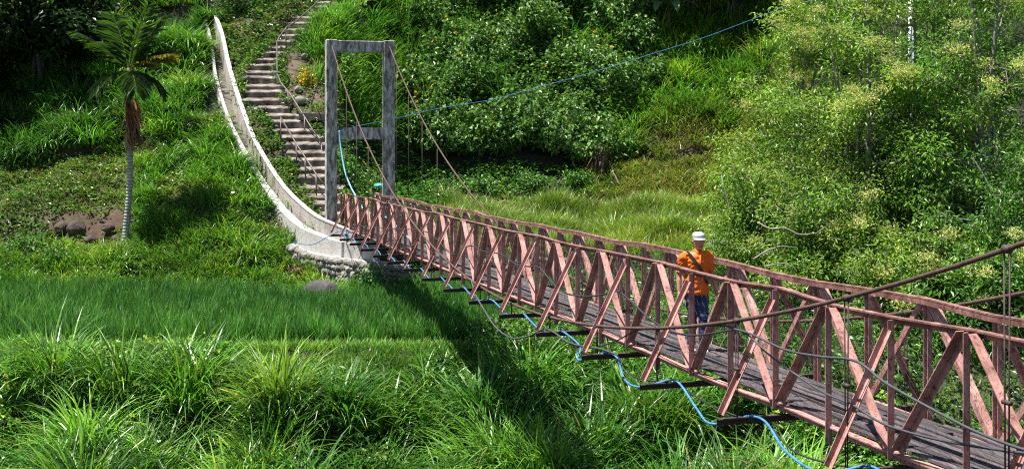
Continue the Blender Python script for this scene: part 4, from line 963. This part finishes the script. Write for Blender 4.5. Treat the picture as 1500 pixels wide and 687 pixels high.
# concrete abutment the deck lands on
o_ = BP(TT + 0.2, W / 2, -0.5); mb = MB(); mb.box(RV * 0.35 + Vector((0, 0.6, -0.62)), 1.0, 1.0, 0.9, RV, (-SNT, CT, 0)); ob = mb.build('bridge_abutment', 'step_concrete'); ob.location = o_; bevel(ob, 0.04)
tag(ob, 'concrete abutment block in the shade under the far end of the bridge', 'abutment')

o_ = P(450, 260, 49.5); st = empty('staircase', o_, 'worn concrete stair climbing the hillside beside the tower', 'staircase')
zs = []; z = ST_Z[0]
while z < ST_Z[-1]: zs.append(z); z += 0.325
rr = random.Random(5)
for i, z in enumerate(zs):
    Y = float(np.interp(z, ST_Z, ST_Y)); Yn = float(np.interp(z + 0.36, ST_Z, ST_Y)); L = float(np.interp(z, ST_Z, ST_L)) + rr.uniform(-6, 4); Rr = float(np.interp(z, ST_Z, ST_R)) + rr.uniform(-4, 5)
    zt = z + rr.uniform(-.055, .055); x0 = (L - HX) / F * Y; x1 = (Rr - HX) / F * Y; nseg = 7; vs = []
    for j in range(nseg + 1):       # worn front edge, tread falling toward the front
        f = j / nseg; x = x0 + (x1 - x0) * f; wob = rr.uniform(-.05, .05); sag = rr.uniform(-.04, .015)
        vs += [Vector((x, Y + 0.05 + wob * 0.6, zt - 0.55)), Vector((x, Y - 0.03 + wob, zt - 0.035 + sag)), Vector((x, Y - 0.015 + wob, zt + sag)), Vector((x, Yn + 0.12, zt + 0.13)), Vector((x, Yn + 0.12, zt - 0.55))]
    mb = MB(); fs = []
    for j in range(nseg):
        for k_ in range(5): fs.append((j * 5 + k_, j * 5 + (k_ + 1) % 5, j * 5 + 5 + (k_ + 1) % 5, j * 5 + 5 + k_))
    fs += [(4, 3, 2, 1, 0), tuple(nseg * 5 + q for q in range(5))]
    mb.add([v - o_ for v in vs], fs); mb.build('step', 'step_concrete', st)
mb = MB(); p0 = P(440, 171, 52.6); p1 = P(478, 172, 52.4); mb.bar(p0 - o_, p1 - o_, 0.5, 0.34, (0, 1, 0)); bevel(mb.build('landing_kerb', 'boulder_rock', st), 0.03)

def handrail(label, rail, posts, r=0.032):
    o_ = Vector(rail[0]); o_.z -= 1; hr = empty('handrail', o_, label, 'handrail', 'steel handrails of the stair')
    mb = MB(); mb.smooth = True; mb.tube([Vector(p) - o_ for p in rail], r, 7); mb.build('rail', 'rail_steel', hr)
    for a, b in posts:
        mb = MB(); mb.smooth = True; mb.tube([a - o_, b - o_], r * 0.95, 7); mb.build('post', 'rail_steel', hr)
handrail('upper steel handrail bending along the top flight of the stair', [P(490, -22, 62.6), P(457, 11, 60.6), P(432, 33, 58.7), P(420, 40, 58.2), P(409, 55, 57.2), P(405.5, 63, 56.6)],
         [(P(457, 11, 60.6), P(458, 46, 60.4)), (P(418.5, 42, 58.0), P(419, 76, 57.8)), (P(405.5, 63, 56.6), P(406.5, 146, 54.3))])
handrail('middle steel handrail sloping down toward the tower', [P(407, 110, 54.6), P(411, 121, 54.2), P(425, 138, 53.4), P(452, 181, 51.9), P(472, 212, 50.9)],
         [(P(422, 134, 53.5), P(422.5, 168, 53.3)), (P(446, 171, 52.2), P(446.5, 205, 52)), (P(471, 211, 50.9), P(471.5, 252, 50.6))])
handrail('lower steel handrail along the bottom flight of the stair', [P(411, 172, 51.5), P(434, 211, 50.3), P(463, 255, 48.8), P(476, 272, 48.3)],
         [(P(411, 172, 51.5), P(411.5, 212, 51.3)), (P(434, 211, 50.3), P(434.5, 248, 50.1)), (P(447, 231, 49.6), P(447.5, 264, 49.4)), (P(463, 255, 48.8), P(463.5, 292, 48.6))])

# ------------------------------------------------------------------ the footbridge
ob_ = BP(0, W / 2, 0)
br = empty('footbridge', ob_, 'red painted steel truss suspension footbridge crossing from lower right to the tower', 'footbridge')
def bpart(mb, name, mat): return mb.build(name, mat, br)
def L_(p): return p - ob_
T0, T1 = -3, 33
jz = {t: random.uniform(-.018, .018) for t in range(T0 - 1, T1 + 2)}
jt = {(s_, t): random.uniform(-.025, .025) for s_ in (0, 1) for t in range(T0 - 1, T1 + 2)}
for s_, off, inn in ((0, 0.0, 1), (1, W, -1)):
    side = RV * inn
    def rp(t): return BP(t, off + 0.02 * math.sin(t * 1.7 + s_) * (t > 18), H + jz[t] + jt[(s_, t)])
    # rails: an angle with its flat on top; the lengths are welded on at every post
    mb = MB()
    for t in range(T0, T1):
        a, b = L_(rp(t)), L_(rp(t + 1)); ext = AX * 0.004
        mb.bar(a + RV * (inn * 0.001), b - ext + RV * (inn * 0.001), 0.075, 0.016, RV); mb.bar(a - Z * 0.037 + RV * (inn * 0.030), b - ext - Z * 0.037 + RV * (inn * 0.030), 0.012, 0.056, RV)
    bpart(mb, 'top_rail', 'rail_paint')
    mb = MB()
    for t in range(T0, T1):
        a, b = L_(BP(t, off, jz[t])), L_(BP(t + 1, off, jz[t + 1])); ext = AX * 0.004
        mb.bar(a, b - ext, 0.11, 0.014, RV); mb.bar(a - Z * 0.047 + RV * (inn * 0.040), b - ext - Z * 0.047 + RV * (inn * 0.040), 0.012, 0.078, RV)
    bpart(mb, 'bottom_chord', 'red_paint')
    for t in range(T0, T1 + 1):
        mb = MB(); a = L_(BP(t, off, jz[t] - (0.17 if t % 2 == 0 else 0.05))) - RV * (inn * 0.075); b = L_(rp(t)) - Z * 0.02 - RV * (inn * 0.075)
        mb.bar(a, b, 0.056, 0.009, RV); mb.bar(a + AX * 0.028 + RV * inn * 0.0325, b + AX * 0.028 + RV * inn * 0.0325, 0.009, 0.056, AX)
        bpart(mb, 'post', 'red_paint')
    for t in range(T0, T1):         # web diagonals: apex at even posts
        top, bot = (t, t + 1) if t % 2 == 0 else (t + 1, t)
        dd = 0.055 if bot > top else -0.055
        a = L_(BP(top + dd, off, H - 0.035 + jz[top] + jt[(s_, top)])) - RV * (inn * 0.05); b = L_(BP(bot - dd * 1.2, off, 0.03 + jz[bot])) - RV * (inn * 0.05)
        mb = MB(); mb.angle(a + RV * (inn * 0.03), b + RV * (inn * 0.03), 0.068, 0.009, RV * -inn, 0.088); bpart(mb, 'diagonal', 'red_paint')
    for t in range(T0, T1 + 1):
        if t % 2:                   # outrigger strut from the transom end to the post head
            a = L_(BP(t - 0.03, off - inn * 0.74, -0.075 + jz[t])); b = L_(BP(t - 0.03, off - inn * 0.10, H * 0.915 + jz[t]))
            mb = MB(); mb.bar(a, b, 0.06, 0.010, AX); mb.bar(a + AX * 0.031 + (b - a).normalized().cross(AX) * 0.03, b + AX * 0.031 + (b - a).normalized().cross(AX) * 0.03, 0.009, 0.06, AX); bpart(mb, 'outrigger_strut', 'red_paint')
for t in range(T0, T1 + 1):
    if t % 2:
        mb = MB(); a = L_(BP(t, -0.78, -0.125 + jz[t])); b = L_(BP(t, W + 0.78, -0.125 + jz[t]))
        mb.bar(a, b, 0.085, 0.010, AX); mb.bar(a + AX * 0.038 - Z * 0.041, b + AX * 0.038 - Z * 0.041, 0.010, 0.07, AX); bpart(mb, 'transom', 'dark_steel')
def hc(t): return 0.09 + 0.0147 * (t - 10.8) ** 2
for off in (-0.55, W + 0.55):
    pts = [L_(BP(t, off, hc(t))) for t in np.linspace(T0 - 1.5, TT, 64)]
    mb = MB(); mb.smooth = True; mb.tube(pts, 0.023, 8); bpart(mb, 'suspension_cable', 'rust')
    for t in range(T0, T1 - 1):
        if t % 2:
            hh = hc(t); mb = MB(); mb.smooth = True
            for dx in (-0.03, 0.03): mb.tube([L_(BP(t + dx, off, hh + 0.02)), L_(BP(t + dx * 0.5, off, -0.10))], 0.0075 if t < 15 else 0.005, 5)
            if 0.5 < hh < 2.5: mb.tube([L_(BP(t - 0.04, off, hh * 0.45)), L_(BP(t + 0.04, off, hh * 0.45))], 0.021, 6)
            mb.tube([L_(BP(t - 0.03, off, hh)), L_(BP(t + 0.03, off, hh))], 0.034, 8)
            bpart(mb, 'hanger', 'dark_steel')
# deck of lengthwise poles and boards
mb = MB(); rr = random.Random(21); nb = 13; wb = (W - 0.06) / nb
for k_ in range(nb):
    t = T0 + rr.uniform(-0.5, 0); 
    while t < T1 + 0.9:
        ln = rr.uniform(1.6, 3.4); e = min(t + ln, T1 + 1.2); c = rr.uniform(0.55, 1.45); tint = rr.uniform(-.008, .008)
        ns = max(2, int(ln * 2)); zz = rr.uniform(0.0, 0.03); dx = rr.uniform(-.012, .012)
        prev = None
        for q in range(ns):
            a = t + (e - t - 0.02) * q / ns; b = t + (e - t - 0.02) * (q + 1) / ns
            za = zz + rr.uniform(-.006, .006) if prev is None else prev; zb = zz + rr.uniform(-.012, .012); prev = zb
            mb.bar(L_(BP(a, 0.03 + wb * (k_ + 0.5) + dx, 0.02 + za)), L_(BP(b, 0.03 + wb * (k_ + 0.5) + dx, 0.02 + zb)), wb * rr.uniform(0.86, 0.97), 0.028, RV, (0.062 * c + tint, 0.052 * c, 0.056 * c))
        t = e
bpart(mb, 'deck', 'deck_wood')
for t in range(T0, T1 + 1):         # ledgers under the deck
    mb = MB(); mb.bar(L_(BP(t + 0.5, -0.02, -0.012)), L_(BP(t + 0.5, W + 0.02, -0.012)), 0.06, 0.022, AX); bpart(mb, 'ledger', 'dark_steel')
# wire netting on both sides
for s_, off in ((0, 0.055), (1, W - 0.055)):
    mb = MB(); sp_ = 0.08; n_ = int((T1 - T0) / (sp_ / 1.143))
    V_ = []; F_ = []
    for k_ in range(n_):
        t = T0 + k_ * sp_ / 1.143; rows_ = 19; sgn = 1 if k_ % 2 == 0 else -1; r_ = 0.0012; base = len(V_)
        for q in range(rows_ + 1):
            ph = q % 4; w_ = (0.5 if ph in (0, 1) else -0.5) * sgn * sp_ * 0.96 / 1.143
            p = L_(BP(t + w_ + random.uniform(-.004, .004), off + random.uniform(-.006, .006), 0.03 + (H - 0.1) * q / rows_))
            V_ += [p + AX * r_, p - AX * r_ * 0.5 + RV * r_ * 0.87, p - AX * r_ * 0.5 - RV * r_ * 0.87]
        for q in range(rows_):
            for j in range(3):
                a = base + q * 3 + j; b = base + q * 3 + (j + 1) % 3; F_.append((a, b, b + 3, a + 3))
    mb.add(V_, F_); bpart(mb, 'wire_netting', 'wire')

# ------------------------------------------------------------------ pipes, hoses, ropes
def hose(name, pts, r, mat, label, cat, per=8, sides=8):
    o = Vector(pts[0]); q = [p - o for p in spline(pts, per)]
    mb = MB(); mb.smooth = True; mb.tube(q, r, sides); ob = mb.build(name, mat); ob.location = o; return tag(ob, label, cat)
pts = []
for t in range(31, -4, -2):
    w1, w2 = random.uniform(-.04, .04), random.uniform(-.05, .05)
    kf = 1.0 if t < 8 else 0.55
    pts += [BP(t + 0.22, -0.72 + w1 if t < 8 else -0.5, -0.09 - 0.13 * kf + w2 * 0.3), BP(t + 0.07, -0.50 if t < 8 else -0.4, -0.145), BP(t, -0.36 + w1, -0.098), BP(t - 0.28, -0.36, -0.11 + w2 * 0.4 * kf), BP(t - 1.0, (-0.52 if t < 8 else -0.4) + w1, -0.11 - 0.14 * kf + w2)]
hose('water_pipe', pts, 0.0145, 'blue_pipe', 'blue plastic water pipe looping along the transom ends of the bridge', 'water pipe', 5)
pts = []
for t in range(31, -4, -2):
    w2 = random.uniform(-.05, .05)
    pts += [BP(t + 0.1, -0.42, -0.14), BP(t, -0.33, -0.094), BP(t - 0.3, -0.33, -0.14), BP(t - 1.0, -0.40 + w2, -0.22 + w2)]
hose('black_hose', pts, 0.011, 'black_hose', 'thin black hose running beside the blue pipe under the bridge', 'hose', 5)
hose('hose', [BPX(x, y, -0.2) for x, y in [(520, 330), (575, 335), (625, 340), (660, 371), (676, 366), (690, 360), (708, 368), (728, 371), (742, 377), (757, 388), (772, 390), (790, 392), (803, 407), (820, 425), (838, 432), (862, 434), (885, 431), (905, 427), (925, 442), (950, 465), (980, 484), (1012, 491), (1045, 488), (1078, 482)]],
     0.0135, 'black_hose', 'black hose drooping in waves along the outside of the near truss', 'hose', 6)
hose('hose', [BPX(x, y, -0.56) for x, y in [(1076, 482), (1100, 489), (1150, 512), (1200, 522), (1254, 529), (1298, 561), (1371, 602), (1430, 632), (1490, 655), (1540, 668)]], 0.0125, 'grey_hose', 'dark grey hose, the upper one crossing the near truss at lower right', 'hose')
hose('hose', [BPX(x, y, -0.50) for x, y in [(1070, 480), (1095, 490), (1130, 522), (1200, 571), (1249, 593), (1298, 622), (1381, 645), (1490, 662), (1540, 666)]], 0.0115, 'grey_hose', 'dark grey hose, the lower one crossing the near truss at lower right', 'hose')
hose('hose', [BPX(x, y, -0.52) for x, y in [(880, 507), (905, 498), (930, 485), (960, 480), (1010, 478), (1060, 477), (1085, 484)]], 0.011, 'black_hose', 'black cable lashed along the low point of the near suspension cable', 'cable')
hose('hose', [BPX(x, y, -0.66) for x, y in [(690, 409), (697, 432), (710, 455), (727, 480), (750, 495), (775, 492), (797, 482), (812, 487), (830, 500), (853, 507), (880, 511), (905, 520)]], 0.016, 'grey_hose', 'grey hose hanging in a deep loop below the bridge over the paddy', 'hose')
hose('hose', [P(497, 192, 45.7), P(499, 215, 45.6), P(505, 250, 45.2), P(513, 272, 44.8), P(521, 287, 44.2), P(530, 303, 43.0), P(540, 313, 41.6), P(552, 317, 40.0), P(567, 319, 38.2), P(580, 330, 36.6), P(592, 343, 35.4), P(606, 354, 34.2)], 0.028, 'pale_blue_hose', 'light blue hose hanging from the tower onto the near rail', 'hose')
hose('blue_rope', [P(497, 193, 45.7), P(520, 186, 46.6), P(550, 180, 47.6), P(583, 173, 48.6), P(640, 160, 50), P(700, 150, 51.5), P(727, 145, 52.2), P(790, 128, 53), P(870, 106, 53.6), P(950, 81, 53), P(1030, 56, 51), P(1110, 26, 48), P(1165, 4, 45.5)], 0.014, 'rope_blue', 'thin blue rope line strung from the tower across the thicket to the trees', 'rope')
hose('pipe_stub', [P(430, 355, 44.9), P(447, 358, 44.5), P(462, 357, 44.1), P(480, 347, 43.8), P(500, 338, 43.6), P(508, 340, 43.4), P(514, 352, 43.2), P(520, 366, 43.1)], 0.016, 'blue_pipe', 'blue pipe end bent over the pale channel wall by the tower', 'water pipe')
for a, b, lab in [(BP(TT, -0.55, 0), P(455, 156, 53.5), 'thin back stay running from the tower\'s left column head to the slope'), (BP(TT, W + 0.55, 0), P(541, 150, 55.0), 'thin back stay running from the tower\'s right column head to the slope')]:
    a.z = 3.3; hose('stay_cable', [a, (a + b) / 2 - Z * 0.06, b], 0.022, 'dark_steel', lab, 'cable', 6, 5)
for x0, y0, x1, y1, lab in [(521, 352, 560, 432, 'thin black stay wire hanging below the bridge end, slanting right'), (534, 358, 505, 440, 'thin black stay wire hanging below the bridge end, slanting left')]:
    hose('stay_wire', [P(x0, y0, 44.2), P((x0 + x1) / 2 - 2, (y0 + y1) / 2 + 2, 43.8), P(x1, y1, 43.2)], 0.012, 'black_hose', lab, 'wire', 4, 5)

# ------------------------------------------------------------------ the walking man
pc = BP(15.75 - B0, W / 2, 0.05)
man = empty('person', pc, 'man in an orange polo shirt, jeans and white cap walking on the bridge deck', 'person')
man.rotation_euler = (0, 0, math.atan2(SNT, CT) * 0.75)
def ell(mb, secs, sides=14, close=True):
    """loft of ellipses: (centre, rx, ry)"""
    vs = []; fs = []
    for c, rx, ry in secs:
        for k_ in range(sides):
            a = 2 * math.pi * k_ / sides; vs.append(Vector(c) + Vector((rx * math.cos(a), ry * math.sin(a), 0)))
    for i in range(len(secs) - 1):
        for k_ in range(sides):
            a = i * sides + k_; b = i * sides + (k_ + 1) % sides; fs.append((a, b, b + sides, a + sides))
    if close: fs += [tuple(reversed(range(sides))), tuple(range((len(secs) - 1) * sides, len(secs) * sides))]
    mb.add(vs, fs)
def limb(mb, pts, rad, sides=12): mb.tube(spline(pts, 4), [float(x) for x in np.interp(np.linspace(0, len(pts) - 1, (len(pts) - 1) * 4 + 1), range(len(pts)), rad)], sides)
def fused(mb, name, mat, voxel, parent, smooth=4, wr=0.0):
    """melt the lofts into one continuous surface"""
    tmp = link('tmp', mb.mesh('tmp')); r_ = tmp.modifiers.new('r', 'REMESH'); r_.mode = 'VOXEL'; r_.voxel_size = voxel
    s_ = tmp.modifiers.new('s', 'SMOOTH'); s_.iterations = smooth; s_.factor = 0.5
    dg = bpy.context.evaluated_depsgraph_get(); me = bpy.data.meshes.new_from_object(tmp.evaluated_get(dg)); me.name = name
    bpy.data.objects.remove(tmp)
    if wr:
        n_ = len(me.vertices); co_ = np.zeros(n_ * 3); me.vertices.foreach_get('co', co_); co_ = co_.reshape(-1, 3); nn = np.zeros(n_ * 3); me.vertices.foreach_get('normal', nn); nn = nn.reshape(-1, 3)
        dsp = (vnoise(co_[:, 0] + co_[:, 2] * 0.8, co_[:, 1] * 0.8 + co_[:, 2] * 1.3, 16) - 0.5) + 0.5 * (vnoise(co_[:, 0] - co_[:, 2], co_[:, 2] * 0.7 + co_[:, 1], 34, 4) - 0.5)
        me.vertices.foreach_set('co', (co_ + nn * (dsp * wr)[:, None]).ravel())
    me.polygons.foreach_set('use_smooth', [True] * len(me.polygons)); me.materials.clear(); me.update()
    return link(name, me, mat, parent)
V3 = lambda *a: Vector(a)
HC = V3(0.03, -0.02, 1.555)      # head centre
# joints: screen-left arm is his right arm
RS, RE, RW_ = V3(-0.18, 0.0, 1.345), V3(-0.245, 0.03, 1.08), V3(-0.265, -0.03, 0.85)
LS, LE, LW_ = V3(0.18, 0.0, 1.345), V3(0.245, 0.02, 1.09), V3(0.275, -0.10, 0.885)
HL, KL, AL = V3(-0.085, 0, 0.86), V3(-0.06, -0.02, 0.47), V3(-0.035, 0.09, 0.085)
HR, KR, AR = V3(0.085, 0, 0.86), V3(0.075, -0.09, 0.47), V3(0.06, -0.10, 0.075)
mb = MB()
ell(mb, [((0, 0, 0.80), 0.14, 0.10), ((0, 0, 0.92), 0.155, 0.105), ((0, 0, 1.05), 0.14, 0.095), ((0, 0, 1.22), 0.16, 0.105), ((0, 0, 1.34), 0.175, 0.095), ((0.008, 0, 1.395), 0.11, 0.07), ((0.015, 0, 1.42), 0.06, 0.055)])
limb(mb, [V3(0.012, 0.005, 1.38), V3(0.02, 0.0, 1.44), HC + V3(0, 0.01, -0.06)], [0.06, 0.053, 0.055])
ell(mb, [(HC + V3(0, -0.035, -0.118), 0.03, 0.03), (HC + V3(0, -0.028, -0.10), 0.048, 0.052), (HC + V3(0, -0.015, -0.06), 0.064, 0.078), (HC + V3(0, -0.004, -0.01), 0.072, 0.092), (HC + V3(0, 0.002, 0.04), 0.074, 0.096), (HC + V3(0, 0.005, 0.085), 0.064, 0.083), (HC + V3(0, 0.008, 0.115), 0.03, 0.04)], 18)
limb(mb, [HC + V3(0, -0.086, 0.012), HC + V3(0, -0.104, -0.022), HC + V3(0, -0.094, -0.034)], [0.008, 0.014, 0.012], 8)      # nose
limb(mb, [HC + V3(-0.045, -0.082, 0.024), HC + V3(0, -0.094, 0.026), HC + V3(0.045, -0.082, 0.024)], [0.009, 0.010, 0.009], 8)     # brow
for sg in (-1, 1): limb(mb, [HC + V3(sg * 0.072, 0.008, -0.03), HC + V3(sg * 0.082, 0.012, 0.0), HC + V3(sg * 0.076, 0.008, 0.022)], [0.010, 0.014, 0.010], 8)
for S_, E_, W__, sg in ((RS, RE, RW_, -1), (LS, LE, LW_, 1)):
    limb(mb, [S_, (S_ + E_) / 2, E_, E_.lerp(W__, 0.35), W__], [0.052, 0.047, 0.038, 0.040, 0.026])
    fd = (W__ - E_).normalized(); fwd = V3(0, -1, 0); fwd = (fwd - fd * fwd.dot(fd)).normalized(); inn = fd.cross(fwd) * 1.0
    if inn.x * sg > 0: inn = -inn
    pk = W__ + fd * 0.055; limb(mb, [W__, W__ + fd * 0.03, pk + fd * 0.03], [0.026, 0.030, 0.028], 10)
    for q in range(4):               # four fingers of unequal length, slightly curled
        o = fwd * (0.027 - 0.018 * q); ln = (0.062, 0.072, 0.067, 0.052)[q]; b0 = pk + o + fd * 0.01; k1 = b0 + fd * ln * 0.5 + inn * 0.006; k2 = k1 + fd * ln * 0.3 + inn * 0.016; k3 = k2 + fd * ln * 0.2 + inn * 0.018
        limb(mb, [b0, k1, k2, k3], [0.0095, 0.009, 0.008, 0.0065], 8)
    b0 = W__ + fd * 0.03 + fwd * 0.02; limb(mb, [b0, b0 + fwd * 0.025 + fd * 0.022, b0 + fwd * 0.03 + fd * 0.05 + inn * 0.012], [0.013, 0.011, 0.008], 8)
for H_, K_, A_ in ((HL, KL, AL), (HR, KR, AR)):
    limb(mb, [H_ + V3(0, 0, -0.02), (H_ + K_) / 2, K_, K_.lerp(A_, 0.35) + V3(0, 0.02, 0), A_], [0.078, 0.066, 0.050, 0.052, 0.034])
    limb(mb, [A_, A_ + V3(0, -0.04, -0.03), A_ + V3(0, -0.13, -0.045)], [0.034, 0.034, 0.026], 10)
fused(mb, 'body', 'skin', 0.0065, man, 3)
for sg in (-1, 1):
    mb = MB(); mb.smooth = True; mb.blob(HC + V3(sg * 0.030, -0.0795, 0.004), (0.012, 0.008, 0.007), 1, 0, 1, 2); mb.build('eye', 'eye_white', man)
mb = MB(); mb.smooth = True; limb(mb, [HC + V3(-0.024, -0.088, -0.064), HC + V3(0, -0.0935, -0.062), HC + V3(0.024, -0.088, -0.064)], [0.005, 0.008, 0.005], 8); mb.build('mouth', 'lip', man)
mb = MB(); ell(mb, [(HC + V3(0, 0.022, -0.045), 0.066, 0.076), (HC + V3(0, 0.016, 0.0), 0.079, 0.088), (HC + V3(0, 0.012, 0.05), 0.082, 0.094), (HC + V3(0, 0.012, 0.07), 0.07, 0.08)], 16); fused(mb, 'hair', 'hair_black', 0.007, man, 2)
# shirt
mb = MB()
ell(mb, [((0.0, 0, 0.81), 0.185, 0.135), ((0, 0, 0.90), 0.188, 0.138), ((0, 0, 1.02), 0.178, 0.13), ((0, 0, 1.15), 0.18, 0.13), ((0, 0, 1.26), 0.185, 0.126), ((0.003, 0, 1.335), 0.178, 0.108), ((0.008, 0, 1.385), 0.125, 0.083), ((0.014, 0.004, 1.415), 0.07, 0.066)], 20)
for S_, E_, k_ in ((RS, RE, 0.86), (LS, LE, 0.82)):
    limb(mb, [S_ + V3(-0.05 * (1 if S_.x > 0 else -1), 0, 0), S_, S_.lerp(E_, 0.5), S_.lerp(E_, k_)], [0.062, 0.064, 0.066, 0.070], 14)
shirt = fused(mb, 'shirt', 'shirt_orange', 0.009, man, 3, 0.03)
mb = MB(); mb.smooth = True
for sg in (-1, 1): mb.bar(V3(0.018 + sg * 0.012, -0.082, 1.385), V3(0.016 + sg * 0.058, -0.03, 1.435), 0.045, 0.012, (0, 0.3, 1))
mb.tube([V3(0.017, -0.112, 1.37), V3(0.014, -0.137, 1.27), V3(0.012, -0.142, 1.20)], [0.012, 0.012, 0.010], 6)
mb.build('collar', 'shirt_orange', shirt)
mb = MB(); rr = random.Random(6)
for k_ in range(11):                 # pale printed motif on the shirt front
    q = V3(rr.uniform(-0.06, 0.07), 0, rr.uniform(0.95, 1.16)); ry = 0.136 * math.sqrt(max(0.1, 1 - (q.x / 0.19) ** 2)); q.y = -ry - 0.006
    aa = rr.uniform(0, 3.1); dv = V3(math.cos(aa), 0, math.sin(aa)) * rr.uniform(0.016, 0.03); mb.tube([q - dv, q + V3(0.008, -0.002, 0.008), q + dv], [0.003, 0.008, 0.003], 6)
mb.build('shirt_print', 'shirt_print', shirt)
# trousers
mb = MB(); ell(mb, [((0, 0, 0.78), 0.155, 0.11), ((0, 0, 0.86), 0.168, 0.12), ((0, 0, 0.95), 0.165, 0.118)], 18)
for H_, K_, A_ in ((HL, KL, AL), (HR, KR, AR)):
    limb(mb, [H_ + V3(0, 0, 0.0), (H_ + K_) / 2, K_, (K_ + A_) / 2 + V3(0, 0.01, 0), A_ + V3(0, 0.01, 0.0)], [0.092, 0.083, 0.068, 0.06, 0.058], 14)
fused(mb, 'trousers', 'denim', 0.009, man, 3, 0.024)
for A_ in (AL, AR):
    mb = MB(); f0 = V3(A_.x, A_.y, 0.04); ell(mb, [(f0 + V3(0, -0.055, -0.028), 0.044, 0.125), (f0 + V3(0, -0.052, 0.0), 0.045, 0.124), (f0 + V3(0, -0.03, 0.028), 0.040, 0.095), (f0 + V3(0, 0.012, 0.058), 0.037, 0.05)], 16)
    shoe = fused(mb, 'shoe', 'shoe_white', 0.008, man, 2)
    mb = MB(); ell(mb, [(f0 + V3(0, -0.056, -0.043), 0.046, 0.128), (f0 + V3(0, -0.056, -0.027), 0.048, 0.130)], 16); mb.build('sole', 'shoe_sole', shoe)
# cap, strap
mb = MB(); mb.smooth = True
CC = HC + V3(0, 0.008, 0.042)
ell(mb, [(CC + V3(0, 0, 0.0), 0.083, 0.098), (CC + V3(0, 0, 0.05), 0.084, 0.099), (CC + V3(0, 0.004, 0.070), 0.077, 0.091), (CC + V3(0, 0.006, 0.086), 0.052, 0.064), (CC + V3(0, 0.006, 0.091), 0.012, 0.014)], 24)
cap = mb.build('cap', 'cap_cloth', man)
mb = MB(); ell(mb, [(CC + V3(0, 0, 0.001), 0.0852, 0.1002), (CC + V3(0, 0, 0.026), 0.0858, 0.1010)], 24, False); mb.smooth = True; mb.build('cap_band', 'cap_grey', cap)
mb = MB(); vs = []; fs = []; n_ = 13
for lay, dz in ((0, 0.0), (1, 0.010)):
    for k_ in range(n_):
        a = math.pi * (1.08 + 0.84 * k_ / (n_ - 1)); c_, s_ = math.cos(a), math.sin(a)
        vs.append(CC + V3(c_ * 0.082, s_ * 0.096, 0.0 + dz)); vs.append(CC + V3(c_ * 0.090, s_ * 0.152 - 0.003, -0.016 + 0.016 * abs(c_) * 0 + dz))
for k_ in range(n_ - 1):
    a = 2 * k_; b = 2 * n_ + 2 * k_; fs += [(a, a + 1, a + 3, a + 2), (b, b + 2, b + 3, b + 1), (a + 1, b + 1, b + 3, a + 3), (a, a + 2, b + 2, b)]
fs += [(0, 2 * n_, 2 * n_ + 1, 1), (2 * n_ - 2, 2 * n_ - 1, 4 * n_ - 1, 4 * n_ - 2)]
mb.add(vs, fs); mb.build('brim', 'cap_cloth', cap)
mb = MB()
sp_ = []
for k_ in range(29):                 # strap from his right shoulder to his left hip and round the back
    a = 2 * math.pi * k_ / 28; x_ = -0.19 * math.cos(a) * 0.85; y_ = -0.142 * math.sin(a) ; z_ = 1.17 + 0.235 * math.cos(a)
    kk = 1.0 + 0.05
    sp_.append(V3(x_ * 0.95 + 0.01, y_ * kk, z_))
for k_ in range(28): mb.bar(sp_[k_], sp_[k_ + 1], 0.012, 0.045, V3(sp_[k_].x, sp_[k_].y * 1.6, 0))
mb.build('bag_strap', 'strap_black', man)
print('scene built', len(bpy.data.objects))
